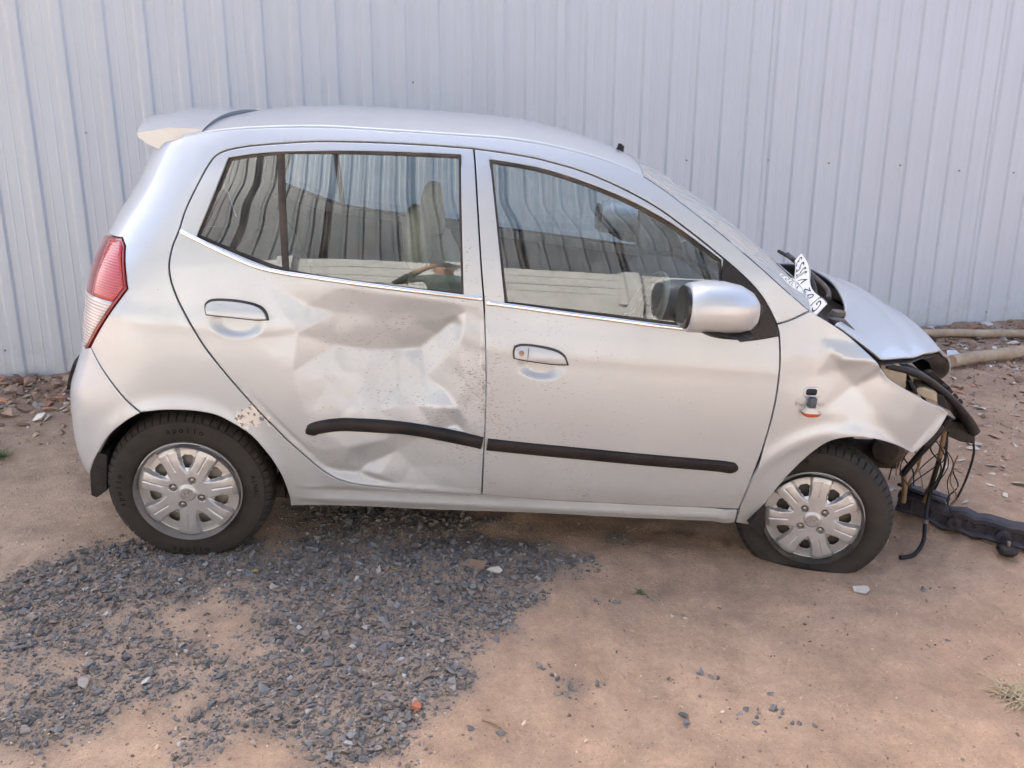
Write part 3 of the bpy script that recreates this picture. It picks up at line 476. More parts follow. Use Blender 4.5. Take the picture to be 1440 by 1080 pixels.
def panel_arrays(outer, holes=(), f=None, h=0.025, off=0.0, thick=0.012, gap=0.0, lip=0.003, mirror=False):
    f = f or body
    outer = inset(np.array(outer, float), gap); holes = [inset(np.array(q, float), -gap) for q in holes]
    V2, T, bl = patch(outer, holes, h, lip)
    n = body_n(V2[:, 0], V2[:, 1], f); P = f(V2[:, 0], V2[:, 1])+n*off
    NV = [P]; NN = [n.copy()]; Fc = [T]; base = len(P)
    for li, l in enumerate(bl):
        l = np.array(l); p = P[l]; nn = n[l]
        t = np.roll(p, -1, 0)-np.roll(p, 1, 0); t /= np.maximum(np.linalg.norm(t, axis=1, keepdims=True), 1e-9)
        side = np.cross(t, nn)
        # orientation: the side vector should leave the panel
        l2 = V2[l]; s = 1 if area2(l2) > 0 else -1
        side *= s*(1 if li == 0 else -1)
        if thick <= 0: continue
        P[l] -= nn*min(0.0015, thick*.3); n2 = nn+side*0.8; NN[0][l] = n2/np.linalg.norm(n2, axis=1, keepdims=True)
        k = len(l); a = P[l]; bq = a-nn*thick
        NV += [a, bq]; NN += [side, side]
        i = np.arange(k); j = (i+1) % k
        q = np.stack([base+i, base+j, base+k+j, base+k+i], 1)
        if s*(1 if li == 0 else -1) > 0: q = q[:, ::-1]
        Fc.append(q); base += 2*k
    V = np.concatenate(NV); N = np.concatenate(NN)
    faces = [tuple(r) for A in Fc for r in A]
    if mirror:
        V = V*np.array([1, -1, 1]); N = N*np.array([1, -1, 1]); faces = [r[::-1] for r in faces]
    return V, faces, N
def panel(name, outer, mat, parent, both=False, mirror=False, **kw):
    V, Fc, N = panel_arrays(outer, mirror=mirror, **kw)
    if both:
        V2, F2, N2 = panel_arrays(outer, mirror=not mirror, **kw); b = len(V)
        V = np.concatenate([V, V2]); N = np.concatenate([N, N2]); Fc = Fc+[tuple(i+b for i in r) for r in F2]
    return mk(name, V, Fc, mat, parent, N)
def strip(name, line, hw, height, mat, parent, f=None, off=0.0, mirror=False, taper=(0, 0), ns=8, sub=6, base=0.004):
    """rounded moulding laid along a line on the body side"""
    f = f or body
    L = smooth_line(line, sub); n = len(L)
    t = np.gradient(L, axis=0); t /= np.linalg.norm(t, axis=1, keepdims=True); m = np.stack([-t[:, 1], t[:, 0]], 1)
    s = np.linspace(0, 1, n); w = np.full(n, hw)
    if taper[0]: w = w*np.clip(s/taper[0], 0.03, 1)**.75
    if taper[1]: w = w*np.clip((1-s)/taper[1], 0.03, 1)**.6
    V = []; ang = np.linspace(-1, 1, ns+1)
    prof = np.sign(np.cos(ang*math.pi/2))*np.abs(np.cos(ang*math.pi/2))**0.28
    cols = [(-1, -base)]+[(a, p*height) for a, p in zip(ang, prof)]+[(1, -base)]
    for a, hh in cols:
        q = L+m*(w*a)[:, None]; nn = body_n(q[:, 0], q[:, 1], f)
        V.append(f(q[:, 0], q[:, 1])+nn*(off+hh*np.minimum(1, w/hw))[:, None])
    k = len(cols); V = np.stack(V, 1).reshape(-1, 3)
    Fc = [(i*k+j, i*k+j+1, (i+1)*k+j+1, (i+1)*k+j) for i in range(n-1) for j in range(k-1)]
    Fc += [tuple(range(k)), tuple(range((n-1)*k, n*k))[::-1]]
    if mirror: V = V*np.array([1, -1, 1]); Fc = [r[::-1] for r in Fc]
    # orient outward
    o = mk(name, V, Fc, mat, parent); fix_normals(o); return o
def fix_normals(o):
    bm = bmesh.new(); bm.from_mesh(o.data); bmesh.ops.recalc_face_normals(bm, faces=bm.faces); bm.to_mesh(o.data); bm.free()
def tube(name, pts, r, mat, parent=None, n=8, sub=5, sm=True):
    L = smooth_line(pts, sub) if sm else np.array(pts, float); k = len(L)
    rr = np.interp(np.linspace(0, 1, k), np.linspace(0, 1, len(r)), r) if np.ndim(r) else np.full(k, r)
    t = np.gradient(L, axis=0); t /= np.linalg.norm(t, axis=1, keepdims=True)
    a = np.array([0.31, 0.17, 0.93]); V = []
    for i in range(k):
        u = np.cross(t[i], a); u /= np.linalg.norm(u); v = np.cross(t[i], u)
        for j in range(n):
            q = 2*math.pi*j/n; V.append(L[i]+rr[i]*(u*math.cos(q)+v*math.sin(q)))
    Fc = [(i*n+j, i*n+(j+1) % n, (i+1)*n+(j+1) % n, (i+1)*n+j) for i in range(k-1) for j in range(n)]
    Fc += [tuple(range(n))[::-1], tuple(range((k-1)*n, k*n))]
    o = mk(name, V, Fc, mat, parent); fix_normals(o); o.data.set_sharp_from_angle(angle=R(45)); return o
def box(name, c, s, mat, parent=None, rot=(0, 0, 0), bev=0.004, seg=2):
    bm = bmesh.new(); bmesh.ops.create_cube(bm, size=1)
    bmesh.ops.scale(bm, vec=s, verts=bm.verts)
    if bev: bmesh.ops.bevel(bm, geom=list(bm.edges), offset=bev, segments=seg, affect='EDGES', profile=0.5)
    bmesh.ops.transform(bm, matrix=Matrix.Translation(c) @ Euler(rot).to_matrix().to_4x4(), verts=bm.verts)
    me = bpy.data.meshes.new(name); bm.to_mesh(me); bm.free(); me.materials.append(mat)
    o = bpy.data.objects.new(name, me)
    for p in me.polygons: p.use_smooth = bool(bev)
    if bev: me.set_sharp_from_angle(angle=R(50))
    return link(o, parent)
def rloft(name, secs, mat, parent=None, n=28, ex=3.0, closed_caps=True):
    """loft of rounded-rectangle sections: (centre, axis_a*half, axis_b*half)"""
    V = []; q = np.linspace(0, 2*math.pi, n, endpoint=False)
    ca = np.sign(np.cos(q))*np.abs(np.cos(q))**(2/ex); sa = np.sign(np.sin(q))*np.abs(np.sin(q))**(2/ex)
    for c, a, b in secs:
        c, a, b = np.array(c, float), np.array(a, float), np.array(b, float)
        V.append(c+ca[:, None]*a+sa[:, None]*b)
    k = len(secs); V = np.concatenate(V)
    Fc = [(i*n+j, i*n+(j+1) % n, (i+1)*n+(j+1) % n, (i+1)*n+j) for i in range(k-1) for j in range(n)]
    Fc += [tuple(range(n))[::-1], tuple(range((k-1)*n, k*n))]
    o = mk(name, V, Fc, mat, parent); fix_normals(o)
    o.data.set_sharp_from_angle(angle=R(60)); return o
def gridsurf(name, P, mat, parent=None, thick=0.0, flip=False):
    """P: (n, m, 3) array of points; optional closed back"""
    n, m = P.shape[:2]; V = P.reshape(-1, 3)
    Fc = [(i*m+j, i*m+j+1, (i+1)*m+j+1, (i+1)*m+j) for i in range(n-1) for j in range(m-1)]
    if flip: Fc = [r[::-1] for r in Fc]
    o = mk(name, V, Fc, mat, parent)
    if thick:
        md = o.modifiers.new('thickness', 'SOLIDIFY'); md.thickness = thick; md.offset = -1
    return o
def text_mesh(s, size):
    cu = bpy.data.curves.new('t', 'FONT'); cu.body = s; cu.size = size; cu.align_x = 'CENTER'; cu.align_y = 'CENTER'; cu.resolution_u = 3
    ob = bpy.data.objects.new('t', cu); COL.objects.link(ob)
    dg = bpy.context.evaluated_depsgraph_get(); me = ob.evaluated_get(dg).to_mesh()
    V = np.array([v.co[:] for v in me.vertices]); Fc = [tuple(p.vertices) for p in me.polygons]
    ob.evaluated_get(dg).to_mesh_clear(); bpy.data.objects.remove(ob); bpy.data.curves.remove(cu)
    return V, Fc
def subdiv_faces(V, Fc, cuts):
    bm = bmesh.new(); vs = [bm.verts.new(v) for v in V]
    for f in Fc:
        try: bm.faces.new([vs[i] for i in f])
        except ValueError: pass
    bmesh.ops.triangulate(bm, faces=bm.faces); bmesh.ops.subdivide_edges(bm, edges=bm.edges, cuts=cuts, use_grid_fill=True)
    bm.verts.index_update(); V2 = np.array([v.co[:] for v in bm.verts]); F2 = [tuple(v.index for v in f.verts) for f in bm.faces]; bm.free(); return V2, F2
_tab = np.random.default_rng(3).random((256, 256))
def vnoise(x, y):
    x = np.asarray(x, float); y = np.asarray(y, float); xi = np.floor(x).astype(int); yi = np.floor(y).astype(int); fx = x-xi; fy = y-yi
    fx = fx*fx*(3-2*fx); fy = fy*fy*(3-2*fy)
    a = _tab[xi % 256, yi % 256]; b = _tab[(xi+1) % 256, yi % 256]; c = _tab[xi % 256, (yi+1) % 256]; d = _tab[(xi+1) % 256, (yi+1) % 256]
    return (a*(1-fx)+b*fx)*(1-fy)+(c*(1-fx)+d*fx)*fy
def fbm(x, y, o=4):
    s = 0; a = 0.5
    for i in range(o): s = s+a*vnoise(x*2**i+17.3*i, y*2**i+5.1*i); a *= 0.5
    return s

# ================================================================ ground
PSI = R(19.0); WALL0 = np.array([0.0, 5.42]); W_AL = np.array([math.cos(PSI), math.sin(PSI)]); W_N = np.array([math.sin(PSI), -math.cos(PSI)])
def wall_dist(x, y): return (x-WALL0[0])*W_N[0]+(y-WALL0[1])*W_N[1]
def gravel_density(x, y):
    pts = np.stack([x, y], 1); d = np.zeros(len(x)); nz = fbm(x*2.6+3, y*2.6+1, 4)
    wts = (1.0, 0.95, 0.96, 0.85, 0.64)
    for poly, w in zip(D['gravel'], wts):
        poly = np.array(poly); inn = inside(pts, poly); dd = dist_loop(pts, resample(poly, 0.05))
        e = np.where(inn, np.clip(0.5+dd/0.32, 0, 1), np.clip(0.5-dd/0.32, 0, 1))*w
        d = np.maximum(d, e)
    thr = 1-d*1.05
    fine = fbm(x*9+30, y*9+11, 3)
    return np.clip((nz*1.1+fine*.5-.22-thr*0.70)*3.2+d*0.10-.25, 0, 1)*np.clip(d*1.6, 0, 1)
def ground_z(x, y):
    x = np.asarray(x, float); y = np.asarray(y, float)
    z = -0.072*sstep(-0.9, 1.3, x)
    near = np.exp(-((x/9)**2+((y-3)/9)**2))
    z = z+near*((fbm(x*0.9, y*0.9, 3)-0.45)*0.03+(fbm(x*4, y*4, 4)-0.47)*0.040+np.abs(fbm(x*9+3, y*9, 2)-.37)*.035+(fbm(x*17, y*17, 2)-0.38)*0.013)
    # old tyre tracks and scuffs running along the car
    tr = np.abs((y-2.35-.10*np.sin(x*.8+.4)-.10*x) % 1.35-.6); z = z-near*.018*np.exp(-(tr/.07)**4)*(.6+.4*np.sin(x*70+np.sign(y-2)*20*tr))*(fbm(x*.8+5, y*.8, 2) > .34)
    wd = wall_dist(x, y)
    bank = np.exp(-(np.clip(wd, 0, None)/0.38)**2)*(0.10+0.05*(fbm(x*3+9, y*3, 3)-0.5))
    z = z+np.where(wd > -1.5, bank, 0)
    # level the tyre footprints
    for cx, cy, rr, zz in ((-1.15, 2.86, 0.22, 0.0), (1.2, 3.02, 0.26, -0.068)):
        k = np.exp(-((x-cx)**2+(y-cy)**2)/rr**2); z = z*(1-k)+zz*k
    return z
def axis(a0, a1, step, far):
    core = np.arange(a0, a1+step/2, step); out = [far]; 
    g = []; d = step; v = a1
    while v < far: d *= 1.35; v += d; g.append(min(v, far))
    l = []; d = step; v = a0
    while v > -far: d *= 1.35; v -= d; l.append(max(v, -far))
    return np.array(l[::-1]+list(core)+g)
gx = axis(-3.4, 4.6, 0.022, 70.0); gy = axis(0.9, 7.2, 0.022, 70.0)
GX, GY = np.meshgrid(gx, gy, indexing='ij'); gxr, gyr = GX.ravel(), GY.ravel()
GZ = ground_z(gxr, gyr)
inb = (gxr > -4) & (gxr < 3) & (gyr > .5) & (gyr < 5)
gd = np.zeros(len(gxr)); gd[inb] = gravel_density(gxr[inb], gyr[inb])
t1 = fbm(gxr*1.3+4, gyr*1.3+8, 4)[:, None]; t2 = fbm(gxr*0.5+40, gyr*0.5+2, 3)[:, None]
sandA, sandB, sandC = np.array([.56, .375, .250]), np.array([.48, .32, .215]), np.array([.54, .32, .20])
tint = sandA+(sandB-sandA)*np.clip((t1-.3)*2.2, 0, 1); tint = tint+(sandC-tint)*np.clip((t2-.45)*2, 0, .5)
tint = tint+(np.array([.51, .385, .28])-tint)*(np.clip((-0.6-gxr)/1.5, 0, .8))[:, None]
dustc = np.array([.32, .255, .20]); tint = tint+(dustc-tint)*(np.clip(gd*1.1, 0, .8))[:, None]
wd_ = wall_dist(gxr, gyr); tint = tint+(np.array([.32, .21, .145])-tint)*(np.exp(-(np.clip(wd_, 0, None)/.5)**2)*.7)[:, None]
nxg, nyg = len(gx), len(gy)
idx = np.arange(nxg*nyg).reshape(nxg, nyg)
q = np.stack([idx[:-1, :-1], idx[1:, :-1], idx[1:, 1:], idx[:-1, 1:]], -1).reshape(-1, 4)
T_ = np.concatenate([q[:, [0, 1, 2]], q[:, [0, 2, 3]]])
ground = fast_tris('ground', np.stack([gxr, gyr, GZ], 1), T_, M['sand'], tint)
ground.data.polygons.foreach_set('use_smooth', [True]*len(ground.data.polygons))
tag(ground, 'sandy orange-tan yard ground under the car', kind='structure')

# ---- stones
def stone_shapes(k, flat, seed):
    r = np.random.default_rng(seed); out = []
    for _ in range(k):
        bm = bmesh.new(); P = r.normal(size=(11, 3)); P /= np.linalg.norm(P, axis=1, keepdims=True); P *= r.uniform(.75, 1.1, (11, 1))
        P *= np.array([r.uniform(.8, 1.25), r.uniform(.6, .95), r.uniform(*flat)])
        vs = [bm.verts.new(p) for p in P]; res = bmesh.ops.convex_hull(bm, input=vs)
        bmesh.ops.delete(bm, geom=[v for v in bm.verts if not v.link_faces], context='VERTS'); bmesh.ops.triangulate(bm, faces=bm.faces)
        bm.verts.index_update(); out.append((np.array([v.co[:] for v in bm.verts]), np.array([[v.index for v in f.verts] for f in bm.faces]))); bm.free()
    return out
def scatter(name, xy, size, cols, shapes, sink=0.25, tilt=0.35, zf=None):
    r = np.random.default_rng(len(xy)); V = []; T = []; C = []; b = 0
    z = (zf or ground_z)(xy[:, 0], xy[:, 1])
    for i in range(len(xy)):
        sv, st = shapes[r.integers(len(shapes))]; s = size[i]
        e = Euler((r.normal()*tilt, r.normal()*tilt, r.uniform(0, 6.28))).to_matrix(); p = (sv*s)@np.array(e).T
        p = p+np.array([xy[i, 0], xy[i, 1], z[i]-p[:, 2].min()-(p[:, 2].max()-p[:, 2].min())*sink])
        V.append(p); T.append(st+b); b += len(p); C.append(np.repeat(cols[i][None], len(p), 0))
    return fast_tris(name, np.concatenate(V), np.concatenate(T), M['stone'], np.concatenate(C))
shp = stone_shapes(16, (.35, .7), 1)
N0 = 130000
cx_ = rng.uniform(-3.0, 1.6, N0); cy_ = rng.uniform(1.35, 3.9, N0)
dens = gravel_density(cx_, cy_); keep = rng.random(N0) < np.clip(dens, 0, 1)**1.2
cx_, cy_, dens = cx_[keep], cy_[keep], dens[keep]
n = len(cx_); size = np.clip(rng.lognormal(-5.25, .55, n), .0022, .020)*(0.6+0.55*dens)
g = rng.uniform(.6, 1.5, (n, 1)); base = np.array([.120, .119, .118])*g
lightm = rng.random(n) < .05; base[lightm] = np.array([.34, .33, .31])*rng.uniform(.7, 1.2, (lightm.sum(), 1))
dm = rng.random(n) < .5; base[dm] = base[dm]*.6+np.array([.27, .20, .15])*.4
gravel = scatter('gravel', np.stack([cx_, cy_], 1), size, base, shp, sink=.34)
tag(gravel, 'patch of dark slate-grey gravel in front of the rear wheel', kind='stuff')
# loose pebbles and grit strewn over the sand
N1 = 38000; px_ = rng.uniform(-3.2, 4.0, N1); py_ = rng.uniform(1.3, 5.6, N1)
k = (fbm(px_*1.7, py_*1.7, 3)+.25*rng.random(N1) > .50); px_, py_ = px_[k], py_[k]; n = len(px_)
size = np.clip(rng.lognormal(-6.0, .55, n), .0014, .012)
cc = np.array([.24, .185, .14])*rng.uniform(.5, 1.5, (n, 1)); lm = rng.random(n) < .40; cc[lm] = np.array([.58, .45, .33])*rng.uniform(.7, 1.15, (lm.sum(), 1))
peb = scatter('pebbles', np.stack([px_, py_], 1), size, cc, shp, sink=.3)
tag(peb, 'small loose pebbles and grit strewn over the sand', kind='stuff')
sxy = np.array(D['scat']); extra = []
for p in sxy:
    for _ in range(rng.integers(1, 4)): extra.append(p+rng.normal(size=2)*.022)
sxy = np.concatenate([sxy, np.array(extra)]); n = len(sxy)
cl = scatter('stray_gravel', sxy, np.concatenate([rng.uniform(.011, .018, len(D['scat'])), rng.uniform(.004, .011, len(extra))]), np.array([.13, .128, .126])*rng.uniform(.7, 1.5, (n, 1)), shp, sink=.35)
tag(cl, 'stray dark gravel stones lying on the open sand', kind='stuff')
# rubble along the foot of the metal wall
N2 = 9000; s_ = rng.uniform(-3.6, 6.5, N2); d_ = np.abs(rng.normal(size=N2))*.34+.03
right = s_ > 2.2; d_ = np.where(right, np.abs(rng.normal(size=N2))*.75+.05, d_)
rx = WALL0[0]+W_AL[0]*s_+W_N[0]*d_; ry = WALL0[1]+W_AL[1]*s_+W_N[1]*d_
size = np.clip(rng.lognormal(-3.95, .55, N2), .006, .075)*np.where(d_ > .6, .7, 1)
pal = np.array([[.30, .20, .14], [.38, .27, .19], [.22, .15, .11], [.42, .22, .14], [.62, .58, .52], [.28, .25, .22]])
ci = rng.choice(6, N2, p=[.30, .27, .17, .10, .06, .10]); cc = pal[ci]*rng.uniform(.75, 1.2, (N2, 1))
rub = scatter('rubble', np.stack([rx, ry], 1), size, cc, stone_shapes(14, (.16, .45), 5), sink=.25, tilt=.3)
tag(rub, 'brown rubble and broken chips along the foot of the metal wall', kind='stuff')
# pale plaster flakes on the open ground right of the car
N3 = 2400; fx_ = rng.uniform(1.75, 4.3, N3); fy_ = rng.uniform(3.5, 6.6, N3); k = (wall_dist(fx_, fy_) > .1) & (fbm(fx_*1.5+3, fy_*1.5, 3) > .40); fx_, fy_ = fx_[k], fy_[k]; n = len(fx_)
pl = np.where(rng.random((n, 1)) < .45, np.array([[.58, .52, .43]]), np.array([[.40, .26, .18]]))*rng.uniform(.7, 1.1, (n, 1))
flk = scatter('plaster_flakes', np.stack([fx_, fy_], 1), np.clip(rng.lognormal(-4.15, .55, n), .005, .05), pl, stone_shapes(10, (.08, .22), 9), sink=.15, tilt=.18)
tag(flk, 'pale plaster flakes scattered on the ground beyond the bonnet', kind='stuff')

# dry straw and splinters
st_sh = [(v*np.array([2.6, .16, .14]), t) for v, t in stone_shapes(6, (.5, .9), 31)]
N4 = 230; tx_, ty_ = rng.uniform(-2.8, 3.4, N4), rng.uniform(1.35, 4.4, N4); sz = rng.uniform(.006, .017, N4)
straw = scatter('straw_litter', np.stack([tx_, ty_], 1), sz, np.array([.40, .31, .19])*rng.uniform(.6, 1.15, (N4, 1)), st_sh, sink=.1, tilt=.12)
tag(straw, 'bits of dry straw and splinters strewn over the sand', kind='stuff')

# ================================================================ the metal sheet wall behind the car
def sheet_arrays(s0, ribs, pitch, height, depth=0.015, z0=-0.15, foot=0.038, top=0.023):
    prof = []
    for i in range(ribs):
        a = i*pitch
        prof += [(a-foot, 0), (a-foot+0.004, depth*.12), (a-top, depth*.94), (a-top+.004, depth), (a+top-.004, depth), (a+top, depth*.94), (a+foot-.004, depth*.12), (a+foot, 0)]
        if i < ribs-1:
            for c in (.36, .64):
                m = a+pitch*c; prof += [(m-.007, 0), (m, .0016), (m+.007, 0)]
    prof = [(-.03-foot, 0.0)]+prof
    zs = np.linspace(z0, height, 8); V = []
    for z in zs:
        for (a, d) in prof: V.append((s0+a, -d, z))
    k = len(prof); Fc = [(i*k+j, i*k+j+1, (i+1)*k+j+1, (i+1)*k+j) for i in range(len(zs)-1) for j in range(k-1)]
    return V, Fc
wall = empty('metal_sheet_wall', (WALL0[0], WALL0[1], 0)); wall.rotation_euler = (R(-4.0), 0, PSI)
tag(wall, 'tall pale blue-grey ribbed metal sheet wall behind the car', 'wall')
r0, rp = D['rib']; first = int(math.ceil((-5.2-r0)/rp)); kk = 0
for i in range(first, first+66, 5):
    V, Fc = sheet_arrays(r0+i*rp, 6, rp, 5.6)
    V = np.array(V); V[:, 1] -= 0.003*(kk % 2); V[:, 1] += np.sin(V[:, 0]*2.1+V[:, 2]*1.1)*.002
    o = mk('sheet', V, Fc, M['sheet'], wall, smooth=False); kk += 1
    md = o.modifiers.new('thickness', 'SOLIDIFY'); md.thickness = 0.0012; md.offset = 0
for s, z in D['screws']:
    bm = bmesh.new(); bmesh.ops.create_cone(bm, cap_ends=True, segments=8, radius1=.007, radius2=.005, depth=.012)
    bmesh.ops.transform(bm, matrix=Matrix.Translation((s, -.024, z)) @ Matrix.Rotation(R(90), 4, 'X'), verts=bm.verts)
    me = bpy.data.meshes.new('screw'); bm.to_mesh(me); bm.free(); me.materials.append(M['bolt']); link(bpy.data.objects.new('screw', me), wall)

# ================================================================ what stands behind the photographer (seen mirrored in the windows)
BY = -3.6
cw = empty('precast_concrete_wall', (0, BY, 0)); tag(cw, 'low precast concrete plank wall with posts, mirrored in the car windows', 'wall')
pw = 2.05
for i in range(-5, 6):
    box('post', (i*pw+.35, 0, 1.22), (.19, .34, 2.62), M['concrete'], cw, bev=0)
    for j in range(8):
        box('plank', (i*pw+.35+pw/2, .01, -.02+.305*(j+.5)), (pw-.195, .05, .287), M['concrete'], cw, bev=0)
bw = empty('grey_metal_wall', (0, BY-.35, 0)); tag(bw, 'dark grey ribbed metal wall above the concrete planks, mirrored in the car windows', 'wall')
for i in range(-9, 9):
    V, Fc = sheet_arrays(i*1.25, 6, .25, 8.6, depth=.035, z0=0.0, foot=.045, top=.02)
    V = np.array(V); V[:, 1] *= -1
    mk('sheet', V, [r[::-1] for r in Fc], M['sheet_back'], bw, smooth=False)

# ================================================================ the car
car = empty('hatchback_car'); car.matrix_world = CARM
tag(car, 'crashed silver hatchback with a caved-in rear door and torn-off front bumper', 'car')

def field(ctrl, res=0.005, sig=1.6, pad=0.03):
    P = np.array(ctrl, float); v2, e2, f2, ov, _, _ = delaunay_2d_cdt([Vector(p[:2]) for p in P], [], [], 0, 1e-6)
    val = np.array([P[o[0], 2] for o in ov]); V = np.array([(v[0], v[1]) for v in v2])
    mn = P[:, :2].min(0)-pad; mx = P[:, :2].max(0)+pad; nx, ny = np.ceil((mx-mn)/res).astype(int)+1
    G = np.zeros((nx, ny)); gx, gy = np.meshgrid(mn[0]+np.arange(nx)*res, mn[1]+np.arange(ny)*res, indexing='ij')
    for f in f2:
        a, b, c = V[f[0]], V[f[1]], V[f[2]]; det = (b[1]-c[1])*(a[0]-c[0])+(c[0]-b[0])*(a[1]-c[1])
        if abs(det) < 1e-12: continue
        l0 = ((b[1]-c[1])*(gx-c[0])+(c[0]-b[0])*(gy-c[1]))/det; l1 = ((c[1]-a[1])*(gx-c[0])+(a[0]-c[0])*(gy-c[1]))/det; l2 = 1-l0-l1
        k = (l0 >= -1e-9) & (l1 >= -1e-9) & (l2 >= -1e-9); G[k] = (l0*val[f[0]]+l1*val[f[1]]+l2*val[f[2]])[k]
    w = np.exp(-0.5*(np.arange(-8, 9)/sig)**2); w /= w.sum()
    G = np.apply_along_axis(lambda r: np.convolve(np.pad(r, 8, 'edge'), w, 'valid'), 0, G); G = np.apply_along_axis(lambda r: np.convolve(np.pad(r, 8, 'edge'), w, 'valid'), 1, G)
    def f(u, z):
        a = np.clip((u-mn[0])/res, 0, nx-1.001); b = np.clip((z-mn[1])/res, 0, ny-1.001); i = a.astype(int); j = b.astype(int); s = a-i; t = b-j
        return (G[i, j]*(1-s)+G[i+1, j]*s)*(1-t)+(G[i, j+1]*(1-s)+G[i+1, j+1]*s)*t
    return f
_d0 = field(D['dent'], sig=1.15); fdentf = field(D['fdent'], sig=1.3)
def dentf(u, z):
    # hammered, creased sheet inside the dent: ridged folds that fade out with the dent
    d = _d0(u, z); a = u*.8+z*.6; b = z*.9-u*.5
    r = np.abs(fbm(a*9+2, b*9+7, 2)-.37)*.0065+np.abs(fbm(a*22+5, b*14+1, 2)-.37)*.0018
    return d-(r-.001)*sstep(.004, .030, d)
def bowl(u, z, c, a, b, d):
    r = np.sqrt(((u-c[0])/a)**2+((z-c[1])/b)**2); return d*(1-sstep(0.50, 1.0, r))
def arch_flare(u, z):
    o = 0
    for cx, cz, rr in ((0.0, 0.28, .335), (2.38, .29, .36)):
        r = np.hypot(u-cx, z-cz); o = o+0.012*np.exp(-((r-rr)/.035)**2)*(z > .2)
    return o
def crease(u, z):
    # shoulder line rising towards the rear
    zl = 0.90-0.02*(u-1.0); return 0.0022*np.exp(-((z-zl)/.03)**2)
def inward(P, d):
    P = P.copy(); P[..., 1] += d; return P
def sill(u, z):
    k = sstep(.32, .5, u)*(1-sstep(1.98, 2.1, u)); zb = .262+.004*np.sin(u*2)
    return k*(.011*np.exp(-((z-zb)/.016)**2)-.006*np.exp(-((z-zb-.042)/.013)**2))+.012*np.exp(-((u-.44)/.05)**2-((z-.30)/.04)**2)
def f_side(u, z): return inward(body(u, z), -arch_flare(u, z)-crease(u, z)-sill(u, z))
def f_rear(u, z):
    return inward(body(u, z), dentf(u, z)+bowl(u, z, D['recess_rear'][0], .098, .052, .016)-crease(u, z)*(1-sstep(0.0, .012, dentf(u, z))))
def f_rear0(u, z): return inward(body(u, z), bowl(u, z, D['recess_rear'][0], .098, .052, .016)-crease(u, z))
def f_front(u, z):
    return inward(body(u, z), bowl(u, z, D['recess_front'][0], .092, .052, .016)-crease(u, z)+0.006*np.exp(-((u-1.08)/.12)**2-((z-.68)/.16)**2))
def f_fend(u, z): return inward(body(u, z), fdentf(u, z)-arch_flare(u, z))
_zg = np.arange(.9, 1.75, .01); _sg = -np.gradient(_wf(_zg), _zg); _sg = np.minimum(_sg, .43); _wg = _wf(1.0)-np.concatenate([[0], np.cumsum((_sg[1:]+_sg[:-1])/2*.01)])
_wg = _wg+(_wf(1.0)-np.interp(1.0, _zg, _wg))
def f_glass(u, z): return inward(body(u, z), -(np.interp(z, _zg, _wg)-_wf(z)))
GAP = 0.0030
def chaikin(P, sharp=.75, it=2): return round_poly(P, it, .22, sharp)
RD, FD = chaikin(D['rear_door']), chaikin(D['front_door'])
BS, FN = chaikin(D['body_side'], .6), chaikin(D['fender'], .6)
HR, HF = chaikin(D['hole_rear']), chaikin(D['hole_front'])
def ribbon(name, line, hw, off, mat, parent, mirror, f=None):
    f = f or body; L = resample(line, .03, False); t = np.gradient(L, axis=0); t /= np.maximum(np.linalg.norm(t, axis=1, keepdims=True), 1e-9); m = np.stack([-t[:, 1], t[:, 0]], 1)
    V = []
    for a in (-hw, 0, hw):
        q = L+m*a; V.append(f(q[:, 0], q[:, 1])+body_n(q[:, 0], q[:, 1], body)*off)
    V = np.stack(V, 1).reshape(-1, 3)*(np.array([1, -1, 1]) if mirror else 1); n = len(L)
    return mk(name, V, [(i*3+j, i*3+j+1, i*3+j+4, i*3+j+3) for i in range(n-1) for j in range(2)], mat, parent)
